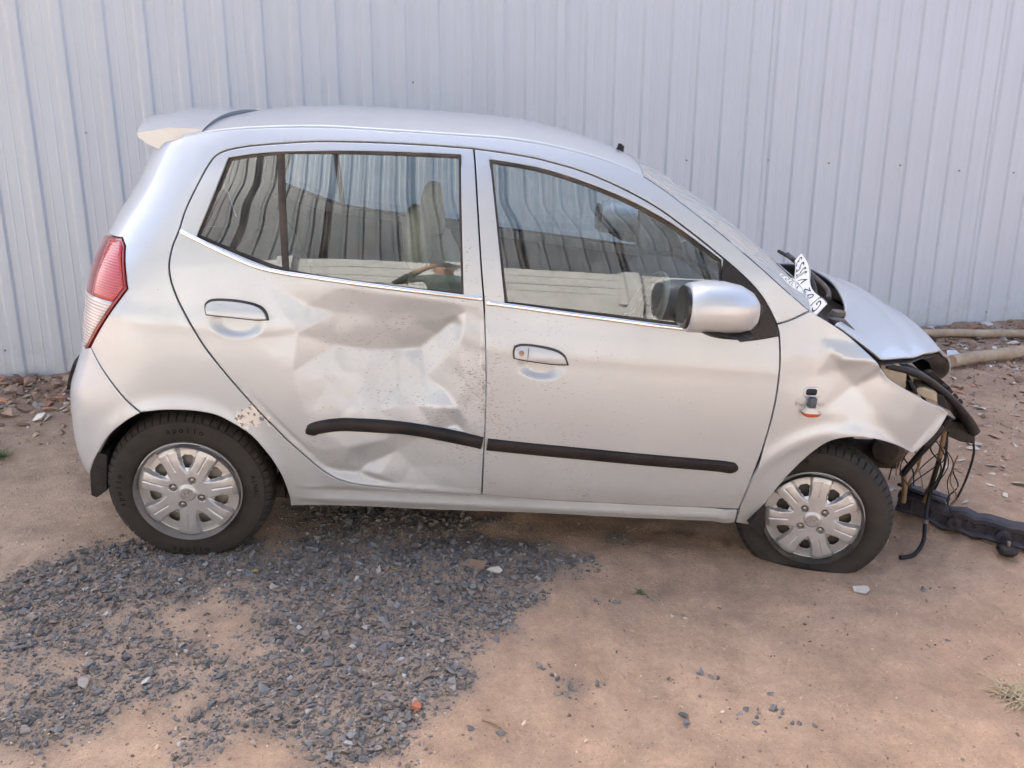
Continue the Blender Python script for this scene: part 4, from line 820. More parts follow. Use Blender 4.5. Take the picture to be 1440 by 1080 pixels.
for far in (False, True):
    S = dict(mirror=far)
    bs = panel('body_side', BS, M['paint'], car, f=f_side, h=.016 if not far else .03, gap=GAP, **S)
    for nm in ('door_seam', 'fdoor_seam'):
        ribbon('door_jamb', D[nm]+D[nm][:1], .026, -.022 if not far else -.03, M['jamb'], bs, far, f=body)
    fn = panel('fender', FN, M['paint'], car, f=body if far else f_fend, h=.02, gap=GAP, **S)
    # rear door
    frd = f_rear0 if far else f_rear
    rd = panel('rear_door', RD, M['paint'], car, holes=[HR], f=frd, h=.0072 if not far else .03, gap=GAP, **S)
    if not far: rd['label'] = 'rear door caved in with deep creases and mud specks'
    panel('window_seal', inset(HR, -.004), M['rubber'], rd, holes=[chaikin(D['glass_rear'], .5), chaikin(D['glass_quarter'], .5)], f=f_glass, off=-.008, h=.03, thick=.01, lip=0, **S)
    g = panel('window', inset(chaikin(D['glass_rear'], .5), -.004), M['glass'], rd, f=f_glass, off=-.012, h=.025, thick=.0, lip=0, **S)
    panel('quarter_window', inset(chaikin(D['glass_quarter'], .5), -.004), M['glass'], rd, f=f_glass, off=-.011, h=.025, thick=.0, lip=0, **S)
    strip('chrome_strip', D['chrome_rear'], .0085, .007, M['chrome'], rd, mirror=far, taper=(.01, 0))
    strip('door_molding', D['mold_rear'], .0245, .011, M['molding'], rd, f=body if far else (lambda u, z: inward(body(u, z), dentf(u, z)*.75)), mirror=far, taper=(.16, 0))
    panel('handle_seal', inset(chaikin(D['handle_rear'], .8), -.0062), M['rubber'], rd, f=body, off=.0055, h=.012, thick=.006, lip=0, **S)
    panel('door_handle', chaikin(D['handle_rear'], .8), M['paint'], rd, f=lambda u, z: inward(body(u, z), -.010-.006*np.clip(1-((z-D['recess_rear'][0][1]-.035)/.03)**2, 0, 1)), h=.008, thick=.012, lip=.004, **S)
    # front door
    fd = panel('front_door', FD, M['paint'], car, holes=[HF], f=f_front, h=.0085 if not far else .03, gap=GAP, **S)
    panel('window_seal', inset(HF, -.004), M['rubber'], fd, holes=[chaikin(D['glass_front'], .5)], f=f_glass, off=-.008, h=.03, thick=.01, lip=0, **S)
    panel('window', inset(chaikin(D['glass_front'], .5), -.004), M['glass'], fd, f=f_glass, off=-.012, h=.025, thick=.0, lip=0, **S)
    strip('chrome_strip', D['chrome_front'], .0085, .007, M['chrome'], fd, mirror=far)
    strip('door_molding', D['mold_front'], .0245, .011, M['molding'], fd, f=f_front, mirror=far, taper=(0, .12))
    panel('handle_seal', inset(chaikin(D['handle_front'], .8), -.0062), M['rubber'], fd, f=body, off=.0055, h=.012, thick=.006, lip=0, **S)
    panel('door_handle', chaikin(D['handle_front'], .8), M['paint'], fd, f=lambda u, z: inward(body(u, z), -.010-.006*np.clip(1-((z-D['recess_front'][0][1]-.035)/.03)**2, 0, 1)), h=.008, thick=.012, lip=.004, **S)
    panel('mirror_sail', chaikin(D['sail'], .6), M['plastic'], fd, f=body, off=.006, h=.02, thick=.01, **S)
    for dr, glass, m_ in ((rd, D['chrome_rear'], 1), (fd, D['chrome_front'], 1)):
        gl = np.array(glass); lo = [(gl[0][0], .36), (gl[-1][0], .36)]
        V, Fc, N = panel_arrays(np.array([tuple(p) for p in gl]+[(gl[-1][0]-.02, .36), (max(gl[0][0], .45), .36)]), f=body, off=-.12, h=.06, thick=.002, lip=0, mirror=far)
        mk('door_trim', V, Fc, M['trim'], dr, N)
    # tail lamp
    tl = panel('tail_lamp', chaikin(D['tail_lamp'], .5), M['dred'], car, f=body, off=.004, h=.012, thick=.02, gap=.001, **S)
    TLp = np.array(chaikin(D['tail_lamp'], .5)); zl = D['lampline']
    def clip_poly(P, fn_):
        out = []; n = len(P)
        for i in range(n):
            a, b = P[i], P[(i+1) % n]; fa, fb = fn_(a), fn_(b)
            if fa >= 0: out.append(a)
            if fa*fb < 0: out.append(a+(b-a)*fa/(fa-fb))
        return np.array(out)
    inner = inset(TLp, .009)
    up_ = clip_poly(clip_poly(inner, lambda p: p[1]-zl), lambda p: p[0]-(-.295-.25*(1.15-p[1])))
    dn_ = clip_poly(clip_poly(inner, lambda p: zl-.004-p[1]), lambda p: (p[0]+.43))
    panel('reflector_lens', up_, M['red'], tl, f=body, off=.0075, h=.012, thick=.004, lip=0, **S)
    panel('clear_lens', dn_, M['clear'], tl, f=body, off=.0075, h=.012, thick=.004, lip=0, **S)
    # wheel-arch liners
    for cx, cz, rr in ((0.0, .28, .335), (2.38, .29, .365)):
        V = []; a_ = np.linspace(R(-8) if cx < 1 else R(48), R(188), 28)
        for yy in (-.765, -.55, -.42):
            for a in a_:
                x_, z_ = cx+rr*math.cos(a)*1.01, cz+rr*math.sin(a); y_ = max(yy, -(float(half_width(x_, z_))-.018)); V.append((x_, y_ if not far else -y_, z_))
        k = len(a_); Fc = [(i*k+j, i*k+j+1, (i+1)*k+j+1, (i+1)*k+j) for i in range(2) for j in range(k-1)]+[tuple(range(2*k, 3*k))]
        if not (cx > 1): mk('arch_liner', V, Fc, M['dark'], car)
        else: mk('arch_liner', [(x-.03 if x > cx+.12 and z < .45 else x, y, z) for x, y, z in V], [q_ for q_ in Fc[:2*(k-1)] if True], M['dark'], car)
bp_ = panel('rear_bumper', chaikin(D['bumper'], .6), M['paint'], car, both=True, f=lambda u, z: inward(body(u, z), -arch_flare(u, z)), h=.03, gap=GAP)
tg = panel('tailgate', D['tailgate'], M['paint'], car, both=True, f=body, h=.05, gap=.0)
panel('rear_window', D['tailgate_glass'], M['glass'], tg, both=True, f=body, off=.004, h=.05, thick=.004)
panel('rub_strip', D['rub'], M['plastic'], bp_, both=True, f=body, off=.012, h=.03, thick=.014, lip=.004)
# side repeater hole on the wing, lamp hanging out on its wire
ru, rz = D['repeater'][0]; fnear = [o for o in car.children if o.name.startswith('fender')][0]
q_ = np.linspace(0, 2*math.pi, 24, endpoint=False)
def oval(c, a, b, ex=3.0): return np.stack([c[0]+a*np.sign(np.cos(q_))*np.abs(np.cos(q_))**(2/ex), c[1]+b*np.sign(np.sin(q_))*np.abs(np.sin(q_))**(2/ex)], 1)
panel('lamp_recess', oval((ru, rz), .036, .019), M['paint'], fnear, f=f_fend, off=.0022, h=.02, thick=.003)
panel('lamp_hole', oval((ru-.005, rz+.001), .021, .012, 4), M['ink'], fnear, f=f_fend, off=.0040, h=.02, thick=.002, lip=0)
P = f_fend(np.array(ru), np.array(rz))
box('lamp_connector', (P[0], P[1]-.016, P[2]-.033), (.026, .022, .036), M['connector'], fnear, bev=.003)
rl = rloft('side_repeater', [((P[0], P[1]-.018, P[2]-.052), (.018, 0, 0), (0, .014, 0)), ((P[0], P[1]-.018, P[2]-.066), (.026, 0, 0), (0, .018, 0)), ((P[0]+.002, P[1]-.018, P[2]-.070), (.034, 0, 0), (0, .020, 0))], M['bulbwhite'], fnear)
rloft('repeater_lens', [((P[0]+.002, P[1]-.018, P[2]-.070), (.036, 0, 0), (0, .022, 0)), ((P[0]+.002, P[1]-.018, P[2]-.080), (.032, 0, 0), (0, .021, 0)), ((P[0]+.002, P[1]-.018, P[2]-.088), (.016, 0, 0), (0, .010, 0))], M['amber'], rl)
Vt, Ft = text_mesh('Kappa VTVT', .021)
nn_ = body_n(np.array(ru), np.array(rz)); V = [(P[0]-.004+v[0], P[1]-.011, P[2]-.046+v[1]) for v in Vt]
mk('badge_lettering', V, Ft, M['bolt'], fnear, smooth=False)
# door lock
lu, lz = D['lock'][0]; Pl = body(np.array(lu), np.array(lz))
fdn = [o for o in car.children if o.name == 'front_door'][0]
bm = bmesh.new(); bmesh.ops.create_cone(bm, cap_ends=True, segments=16, radius1=.0095, radius2=.0085, depth=.006)
bmesh.ops.transform(bm, matrix=Matrix.Translation((Pl[0], Pl[1]-.019, Pl[2])) @ Matrix.Rotation(R(90), 4, 'X'), verts=bm.verts)
me = bpy.data.meshes.new('door_lock'); bm.to_mesh(me); bm.free(); me.materials.append(M['bolt']); link(bpy.data.objects.new('door_lock', me), fdn)
box('handle_joint', (Pl[0]+.023, Pl[1]-.0175, Pl[2]+.001), (.0014, .003, .042), M['ink'], fdn, bev=0)

# ---- roof, windscreen, spoiler
dl = smooth_line(D['drip'], 5); E3 = body(dl[:, 0], dl[:, 1]); n = len(E3); s = np.linspace(-1, 1, 41)
tt = np.linspace(0, 1, n)
Pr = np.zeros((n, 41, 3))
for i in range(n):
    y0 = -E3[i, 1]; cr = 0.026+0.018*math.sin(math.pi*tt[i]); fx = .045*sstep(.78, 1, tt[i])-.03*sstep(.2, 0, tt[i])
    c = 1-np.abs(s)**2.4
    Pr[i, :, 0] = E3[i, 0]+fx*(1-s*s); Pr[i, :, 1] = s*y0; Pr[i, :, 2] = E3[i, 2]+cr*c-.0015
roof = gridsurf('roof', Pr, M['paint'], car, thick=.012, flip=True)
al_ = smooth_line(D['apil'], 6); A3 = body(al_[:, 0], al_[:, 1]); n = len(A3); tt = np.linspace(0, 1, n)
Pw = np.zeros((n, 33, 3)); s = np.linspace(-1, 1, 33)
for i in range(n):
    y0 = -A3[i, 1]; b = (1-np.abs(s)**2.2)
    fx = .045+(.13-.045)*tt[i]; fz = .026+.012*math.sin(math.pi*tt[i])
    Pw[i, :, 0] = A3[i, 0]+fx*b; Pw[i, :, 1] = s*y0; Pw[i, :, 2] = A3[i, 2]+fz*b-.001
ws = gridsurf('windscreen', Pw, M['shield'], car)
# black border along the windscreen edge
for e0, e1 in ((0, 2), (30, 32)):
    pass
P = np.array(D['spo'], float); sy = np.linspace(-1, 1, 25); rows = []
ft, fb, t1_, t2_, un = P
sec = [fb+np.array([.05, 0, -.012]), ft+np.array([.035, 0, -.004]), ft*.55+t1_*.45+np.array([0, 0, .006]), t1_, t2_, t2_*.5+un*.5+np.array([0, 0, -.004]), un, fb+np.array([.02, 0, -.05])]
for a in sy:
    c = 1-abs(a)**2.2; row = []
    for k, p in enumerate(sec):
        row.append((p[0]-(.045*c if 2 <= k <= 6 else .015*c)-(.02*c if 2 <= k <= 5 else 0), a*(.50 if k > 1 else .53), p[2]+.036*c))
    rows.append(row)
rows = np.array(rows); n, m = rows.shape[:2]; V = rows.reshape(-1, 3)
Fc = [(i*m+j, i*m+(j+1) % m, (i+1)*m+(j+1) % m, (i+1)*m+j) for i in range(n-1) for j in range(m)]+[tuple(range(m)), tuple(range((n-1)*m, n*m))]
sp = mk('roof_spoiler', V, Fc, M['paint'], car); fix_normals(sp); sp.data.set_sharp_from_angle(angle=R(35))
a0 = D['ant'][0]
rloft('antenna', [((a0[0]-.012, 0, a0[2]-.02), (.020, 0, 0), (0, .012, 0)), ((a0[0]-.006, 0, a0[2]+.002), (.014, 0, .002), (0, .010, 0)), ((a0[0]-.012, 0, a0[2]+.014), (.006, 0, 0), (0, .006, 0))], M['plastic'], car)

# ---- bonnet
yy = np.array([-.715, -.62, -.5, -.3, -.1, .1, .3, .5, .62, .715]); xr = _pchip(yy, np.array([2.285, 2.36, 2.418, 2.475, 2.516, 2.532, 2.535, 2.51, 2.47, 2.42]))
hf = np.array(D['hoodf']); fy = np.concatenate([[-.715], hf[:, 1], -hf[::-1, 1], [.715]]); fx = np.concatenate([[2.485], hf[:, 0], hf[::-1, 0], [2.55]])
xf = _pchip(fy, fx)
zc = _pchip(np.array([2.25, 2.444, 2.613, 2.745, 2.872, 2.98, 3.083, 3.16, 3.25]), np.array([1.135, 1.098, 1.05, 1.005, .949, .875, .798, .715, .62]))
def hood_z(x, y): return zc(x)-(.09+np.clip(x-2.3, 0, 1)*.40)*np.abs(y/.715)**2.6
ys = np.linspace(-.712, .712, 61); ts = np.linspace(0, 1, 31); Ph = np.zeros((31, 61, 3))
for i, t in enumerate(ts):
    x = xr(ys)+(xf(ys)-xr(ys))*t
    buck = .010*np.exp(-((x-2.72)/.05)**2)*np.sin(ys*7+1.0)+.006*np.sin(x*31+ys*5)*np.clip((x-2.6)*3, 0, 1)
    Ph[i, :, 0] = x; Ph[i, :, 1] = ys; Ph[i, :, 2] = hood_z(x, ys)+buck
hood = gridsurf('bonnet', Ph, M['paint'], car, thick=.010)
Pl_ = Ph[2:30, 2:59].copy(); Pl_[:, :, 2] -= .028+.02*np.sin(np.linspace(0, math.pi, 28))[:, None]
gridsurf('bonnet_liner', Pl_, M['hood_in'], hood)
# front lip of the bonnet, folded under
lip_ = Ph[-1]; Vl = np.concatenate([lip_+np.array([-.002, 0, -.006]), lip_*np.array([1, .985, 1])+np.array([-.018, 0, -.024]), lip_*np.array([1, .94, 1])+np.array([-.075, 0, -.020])]); k = 61
mk('bonnet_lip', Vl, [(i*k+j, i*k+j+1, (i+1)*k+j+1, (i+1)*k+j) for i in range(2) for j in range(k-1)], M['plastic'], hood)
# cowl, wiper
Pc = np.zeros((10, 31, 3)); s = np.linspace(-1, 1, 31)
for i in range(10):
    t = i/9; b = 1-np.abs(s)**2.2
    Pc[i, :, 0] = A3[-1, 0]-.03+.115*b+t*(.16+.20*b); Pc[i, :, 1] = s*.70; Pc[i, :, 2] = A3[-1, 2]-.035+.05*b-t*.15-.03*np.sin(t*math.pi)
gridsurf('cowl', Pc, M['cowl'], car, flip=True)
tube('wiper', [(2.30, -.50, 1.085), (2.36, -.30, 1.115), (2.40, -.05, 1.13), (2.42, .25, 1.125)], .008, M['plastic'], car)
tube('wiper', [(2.42, -.35, 1.055), (2.46, -.20, 1.075), (2.40, .10, 1.14)], .011, M['cowl'], car)
rloft('washer_cap', [((2.36, -.56, 1.03), (.03, 0, 0), (0, .03, 0)), ((2.37, -.56, 1.06), (.024, 0, 0), (0, .024, 0))], M['cowl'], car)
rloft('hinge_cover', [((2.36, -.64, 1.01), (.05, 0, 0), (0, .03, 0)), ((2.33, -.64, 1.05), (.03, 0, 0), (0, .02, 0))], M['cowl'], car)

# ---- door mirrors
mc = np.array(D['mir'][0])
for far in (False, True):
    sg = -1 if not far else 1
    root_ = [o for o in car.children if o.name.startswith('front_door')][1 if far else 0]
    def sec_(x, y, z, hy, hz): return ((x, sg*y, z), (0, hy, 0), (0, 0, hz))
    x0 = mc[0]; z0 = mc[2]
    mh = rloft('mirror_housing', [sec_(x0-.136, .905, z0-.004, .082, .072), sec_(x0-.129, .903, z0-.003, .089, .079), sec_(x0-.08, .90, z0+.002, .094, .084), sec_(x0-.01, .895, z0+.003, .094, .084),
                             sec_(x0+.05, .888, z0-.001, .086, .077), sec_(x0+.09, .878, z0-.008, .070, .064), sec_(x0+.113, .868, z0-.014, .050, .046), sec_(x0+.124, .862, z0-.018, .026, .025), sec_(x0+.127, .86, z0-.02, .008, .008)], M['paint'], root_, ex=2.35)
    rloft('mirror_bezel', [sec_(x0-.150, .905, z0+.000, .064, .056), sec_(x0-.147, .906, z0-.001, .077, .068), sec_(x0-.134, .905, z0-.003, .079, .069), sec_(x0-.10, .903, z0-.003, .070, .060)], M['gloss'], mh, ex=2.4)
    rloft('mirror_glass', [sec_(x0-.1506, .905, z0, .060, .052), sec_(x0-.1512, .905, z0, .060, .052)], M['gloss'], mh, ex=2.9)
    rloft('mirror_base', [((x0-.06, sg*.895, z0-.066), (.05, 0, 0), (0, .075, 0)), ((x0+.02, sg*.875, z0-.088), (.085, 0, 0), (0, .085, 0)), ((x0+.05, sg*.83, z0-.100), (.085, 0, 0), (0, .075, 0))], M['plastic'], mh, ex=2.6)
    rloft('mirror_arm', [((x0+.09, sg*.85, z0-.04), (.035, 0, 0), (0, 0, .045)), ((x0+.13, sg*.775, z0-.05), (.05, 0, 0), (0, 0, .05))], M['plastic'], mh)

# ---- wheels
def lathe(prof, n, fn=None):
    V = []; 
    for i in range(n):
        a = 2*math.pi*i/n
        for j, (r, y) in enumerate(prof):
            rr = r-(fn(i, j) if fn else 0); V.append((rr*math.cos(a), y, rr*math.sin(a)))
    k = len(prof); Fc = [(i*k+j, i*k+j+1, ((i+1) % n)*k+j+1, ((i+1) % n)*k+j) for i in range(n) for j in range(k-1)]
    return np.array(V), Fc
tp = [(0.1800, -.052), (0.1870, -.066), (0.1940, -.0735), (0.2057, -.078), (0.2252, -.0825), (0.2459, -.083), (0.2619, -.0805), (0.2711, -.0775), (0.2717, -.0745), (0.2803, -.0700), (0.2872, -.0635), (0.2918, -.055), (0.2946, -.046), (0.2964, -.036), (0.2964, -.0335), (0.2883, -.032), (0.2883, -.026), (0.2969, -.0245), (0.2975, -.010), (0.2975, -.0035)]
tp = tp+[(0.2895, -.003), (0.2895, .003)]+[(r, -y) for r, y in tp[::-1]]
ntp = len(tp)
def tread(i, j):
    jj = min(j, ntp-1-j)
    if 9 <= jj <= 12: return .0085 if (i % 8) in (0,) else 0
    if 17 <= jj <= 18: return .005 if (i % 8) in (4,) else 0
    return 0
TV, TF = lathe(tp, 480, tread)
def sidewall_text(word, r, a_mid, size, flip=False, y=-.0852):
    V, F_ = [], []; step = size*.78/r; b = 0; n = len(word)
    for i, ch in enumerate(word):
        v, f = text_mesh(ch, size); 
        if len(v) == 0: continue
        a = a_mid+(-(i-(n-1)/2) if not flip else (i-(n-1)/2))*step
        up = np.array([math.cos(a), 0, math.sin(a)])*(1 if not flip else -1); rt = np.array([math.sin(a), 0, -math.cos(a)])*(1 if not flip else -1)
        rad = np.array([math.cos(a), 0, math.sin(a)])*r
        for q in v: V.append(rad+rt*q[0]+up*q[1]+np.array([0, y, 0]))
        F_ += [tuple(k+b for k in g) for g in f]; b += len(v)
    return np.array(V), F_
def cover_mesh():
    nr, na = 74, 7*44; rs = np.concatenate([np.linspace(.0005, .030, 8), np.linspace(.032, .080, 18), np.linspace(.082, .180, 42), np.linspace(.1815, .1925, 6)])
    th = np.arange(na)*2*math.pi/na; Rr, Th = np.meshgrid(rs, th, indexing='ij')
    ph = (Th-R(90)+math.pi/7) % (2*math.pi/7)-math.pi/7          # angle from the nearest spoke axis (one spoke straight up)
    arc = np.abs(ph)*Rr
    half = np.interp(Rr, [.05, .085, .11, .14, .165, .19], [.046, .032, .0305, .0345, .0395, .0385])
    sp_ = (1-sstep(half-.0035, half+.0035, arc))*(1-sstep(.177, .182, Rr))                        # spoke mask
    base = np.interp(Rr, [0, .03, .06, .09, .13, .16, .178, .186, .190, .1925], [.030, .030, .028, .022, .006, .001, .001, .012, .013, .004])
    spo = np.interp(Rr, [0, .03, .06, .09, .13, .16, .176, .183, .186, .1925], [.030, .030, .030, .030, .0295, .0265, .020, .013, .011, .004])
    h = base*(1-sp_)+spo*sp_-.0035*sp_*(arc/half)**2*sstep(.09, .14, Rr)
    groove = (1-sstep(.0012, .0026, arc))*sstep(.088, .093, Rr)*(1-sstep(.158, .163, Rr)); h = h-.0030*groove
    cap = 1-sstep(.0285, .031, Rr); h = h+.006*cap
    for k in range(4):
        a = R(45+90*k); d = np.hypot(Rr*np.cos(Th)-.053*math.cos(a), Rr*np.sin(Th)-.053*math.sin(a)); h = h-.013*(1-sstep(.0125, .0155, d))
    V = np.stack([Rr*np.cos(Th), -h, Rr*np.sin(Th)], -1)
    wa = math.pi/7-np.abs(ph); wl = wa*Rr     # distance from the mid-line between two spokes
    hole = (sp_ < .02) & (Rr > .094) & (Rr < .142) & (wl < .030)
    rc = np.clip((np.abs(Rr-.118)-.016)/.008, 0, 1); hole &= (wl < .0225-.007*rc*rc)
    Fc = []
    for i in range(len(rs)-1):
        for j in range(na):
            j2 = (j+1) % na
            if hole[i, j] and hole[i+1, j] and hole[i, j2] and hole[i+1, j2]: continue
            Fc.append((i*na+j, i*na+j2, (i+1)*na+j2, (i+1)*na+j))
    return V.reshape(-1, 3), [f[::-1] for f in Fc]
CV, CF = cover_mesh()
cover_me = None
RV, RF = lathe([(.0, -.004), (.06, -.006), (.085, .004), (.11, -.002), (.15, .010), (.172, .012), (.180, -.02), (.186, -.056)], 96)
def logo():
    # slanted letter in an oval ring, raised on the centre cap
    V, Fc = text_mesh('H', .030); V = np.array([(v[0]*1.15+v[1]*.28, v[1]*.8) for v in V])
    q = np.linspace(0, 2*math.pi, 40, endpoint=False); b = len(V); ring = [(math.cos(t)*a_, math.sin(t)*b_) for a_, b_ in ((.0215, .0150), (.0195, .0132)) for t in q]
    V = np.concatenate([V, np.array(ring)]); Fc = Fc+[(b+i, b+(i+1) % 40, b+40+(i+1) % 40, b+40+i) for i in range(40)]
    return [(v[0], -.0382, v[1]) for v in V], Fc
def wheel(pos, far, steer, spin, flat, txt):
    """pos: wheel centre (cover plane at y-0.07); flat: height of the clamp plane below the hub"""
    w = mk('wheel', RV+np.array([0, -.052, 0]), RF, M['steel'] if not flat[2] else M['rimdark'], car); w.location = pos
    w.rotation_euler = (0, 0, steer+(math.pi if far else 0))
    V = TV.copy(); zc_ = flat[0]+flat[1]*V[:, 0]; ov = np.clip(zc_-V[:, 2], 0, None)
    below = np.clip((zc_+.07-V[:, 2])/.10, 0, 1)*np.clip(-V[:, 2]/.19-.6, 0, 1)
    V[:, 1] += np.sign(V[:, 1])*(ov*.35*np.abs(V[:, 1])/.083+flat[3]*below*np.clip(1-np.abs(np.hypot(V[:, 0], TV[:, 2])-.232)/.06, 0, 1))
    V[:, 2] = np.where(ov > 0, zc_-.006*np.clip(ov/.05, 0, 1)*(np.abs(V[:, 1]) < .07), V[:, 2])
    ty = mk('tyre', V, TF, M['tyre'], w)
    ty.data.set_sharp_from_angle(angle=R(55))
    if txt:
        for word, r, a, sz, fl in txt:
            tv, tf = sidewall_text(word, r, a, sz, fl); tv = tv.copy()
            mk('tyre_lettering', tv, tf, M['letter'], ty, smooth=False)
    c, s_ = math.cos(spin), math.sin(spin)
    def rot(v): v = np.array(v, float); return np.stack([v[:, 0]*c-v[:, 2]*s_, v[:, 1], v[:, 0]*s_+v[:, 2]*c], 1)
    cv = mk('wheel_cover', rot(CV)+np.array([0, -.0635, 0]), CF, M['cover'], w)
    cv.data.set_sharp_from_angle(angle=R(50))
    for k in range(4):
        a = R(45+90*k)+spin; bm = bmesh.new()
        bmesh.ops.create_uvsphere(bm, u_segments=12, v_segments=8, radius=.0098); 
        bmesh.ops.transform(bm, matrix=Matrix.Translation((.053*math.cos(a), -.086, .053*math.sin(a))) @ Matrix.Diagonal((1, .8, 1, 1)), verts=bm.verts)
        me = bpy.data.meshes.new('bolt'); bm.to_mesh(me); bm.free(); me.materials.append(M['bolt'])
        for p_ in me.polygons: p_.use_smooth = True
        link(bpy.data.objects.new('bolt', me), w)
    lv, lf = logo(); mk('cap_emblem', rot(lv)+np.array([0, -.0635, 0]), lf, M['bolt'], w, smooth=False)
    return w
M['letter'] = plain('tyre_lettering_black', (.006, .006, .006), 0.9, spec=0.05)
wy = -.745+.070
wheel((0, wy, .28), False, 0, math.pi/7-.02, (-.270, .052, False, .004), [('apollo', .243, R(90), .030, False), ('apollo', .243, R(270), .030, True), ('ALNAC', .243, R(8), .024, False), ('apollo', .243, R(182), .030, False)])
fw_ = wheel((2.38, wy, .28), False, R(-19), -.03, (-.213, .052, True, .024), [('apollo', .243, R(120), .030, False)])
fw_['label'] = 'steered front wheel with a flat, squashed tyre'
wheel((0, -wy, .28), True, 0, .3, (-.270, -.052, False, .004), None)
wheel((2.38, -wy, .28), True, R(-19), .9, (-.255, -.052, True, .006), None)
def prism(name, pts, ext, mat, parent, bev=.003):
    P = np.array(pts, float); e = np.array(ext, float); n = len(P); V = np.concatenate([P, P+e])
    Fc = [tuple(range(n)), tuple(range(n, 2*n))[::-1]]+[(i, (i+1) % n, n+(i+1) % n, n+i) for i in range(n)]
    bm = bmesh.new(); vs = [bm.verts.new(v) for v in V]
    for f in Fc: bm.faces.new([vs[i] for i in f])
    bmesh.ops.recalc_face_normals(bm, faces=bm.faces)
    if bev: bmesh.ops.bevel(bm, geom=list(bm.edges), offset=bev, segments=2, affect='EDGES', profile=.5)
    me = bpy.data.meshes.new(name); bm.to_mesh(me); bm.free(); me.materials.append(mat)
    return link(bpy.data.objects.new(name, me), parent)
prism('mud_flap', D['flap_r'], (0.01, .16, 0), M['plastic'], car)
prism('mud_flap', D['flap_f'], (0.004, .14, 0), M['plastic'], car)

# ---- torn front end
def band(name, pts, wid, thk, mat, parent):
    """bent flat bar: width along car y, thickness in the x-z plane"""
    L = smooth_line(pts, 6); n = len(L); t = np.gradient(L, axis=0); t /= np.linalg.norm(t, axis=1, keepdims=True); up = np.cross(t, [0, 1, 0]); up /= np.linalg.norm(up, axis=1, keepdims=True)
    secs = []
    for i in range(n):
        w_ = np.interp(i/(n-1), np.linspace(0, 1, len(wid)), wid); th_ = np.interp(i/(n-1), np.linspace(0, 1, len(thk)), thk)
        secs.append((L[i], (0, w_, 0), up[i]*th_))
    return rloft(name, secs, mat, parent, n=16, ex=3.5)
br = band('bumper_bracket', D['strip'], [.03, .05, .05, .06, .07, .05], [.012, .016, .015, .016, .020, .022], M['plastic'], car)
prism('bracket_clip', np.array(D['strip'])[[2, 3, 3, 2]]+np.array([[0, -.01, .022], [0, -.01, .022], [.01, -.01, .034], [.02, -.01, .032]]), (0, .03, 0), M['plastic'], br, bev=.002)
prism('bumper_corner', D['mount'], (.0, .09, -.01), M['plastic'], car, bev=.008)
for q in D['eb']: prism('headlamp_housing', q, (.03, .16, .0), M['ebeige'], car, bev=.006)
for q in D['db']: prism('headlamp_frame', q, (.02, .07, .0), M['plastic'], car, bev=.003)
for pts, r_, m_ in D['wires']: tube('hanging_wire' if r_ < .009 else 'radiator_stay', pts, r_, M[m_], car)
hc = np.array(D['wires'][2][0]); 
tube('hose_clamp', [hc[3]+[0, 0, .012], hc[3]+[0, 0, -.006]], .012, M['bolt'], car, sm=False, n=12)
ac = np.array(D['archcyl'][0]); tube('engine_mount', [ac+[-.03, -.04, .03], ac+[.02, .02, .0], ac+[.05, .12, -.02]], [.05, .062, .05], M['dark'], car, n=18)
tube('tie_bar', [(2.42, -.40, .62), (2.62, -.55, .60), (2.80, -.60, .56)], .02, M['dark'], car)
r_ = np.random.default_rng(21); S0 = np.array(D['strip']); mt = np.array(D['mount'])
for k in range(14):
    a = np.array([2.72+.025*k, -.52+.03*r_.normal(), .66-.015*k]); pts = [a]
    for j in range(4): pts.append(pts[-1]+np.array([.035*r_.normal(), .03*r_.normal(), -.055-.02*r_.random()]))
    tube('hanging_wire', pts, .0022+.0012*r_.random(), M['wire' if k % 6 else 'tan_wire'], car, n=6)
for k, t_ in enumerate((.35, .5, .66, .8)):
    p0 = S0[2]*(1-t_)+S0[4]*t_
    box('bracket_tab', (p0[0]+.012, p0[1]-.01, p0[2]+.030), (.030, .012, .016), M['plastic'], br, rot=(0, R(38), R(10*k)), bev=.002)
box('fender_bracket', (2.83, -.60, .60), (.035, .05, .10), M['plastic'], car, rot=(0, R(35), R(12)), bev=.004)
box('lamp_bracket', (2.66, -.56, .80), (.10, .05, .03), M['plastic'], car, rot=(0, R(28), 0), bev=.004)
rloft('reflector_bowl', [((2.70, -.50, .76), (.05, 0, -.02), (0, .05, 0)), ((2.76, -.50, .73), (.035, 0, -.015), (0, .04, 0)), ((2.79, -.50, .715), (.012, 0, 0), (0, .015, 0))], M['ebeige'], car)
tube('lamp_harness', [(2.60, -.60, .84), (2.68, -.585, .80), (2.74, -.57, .78), (2.82, -.56, .70), (2.90, -.55, .64)], .006, M['wire'], car)
box('radiator_support', (2.74, 0, .62), (.06, 1.02, .05), M['dark'], car, bev=.01)
for yy_ in (-.42, .42): box('chassis_leg', (2.52, yy_, .42), (.62, .09, .10), M['dark'], car, bev=.012)
box('gearbox', (2.45, -.05, .55), (.42, .70, .34), M['dark'], car, bev=.06, seg=3)
box('inner_wing', (2.42, -.57, .74), (.42, .02, .22), M['dark'], car, bev=.008)
box('inner_wing', (2.42, .57, .74), (.42, .02, .22), M['dark'], car, bev=.008)

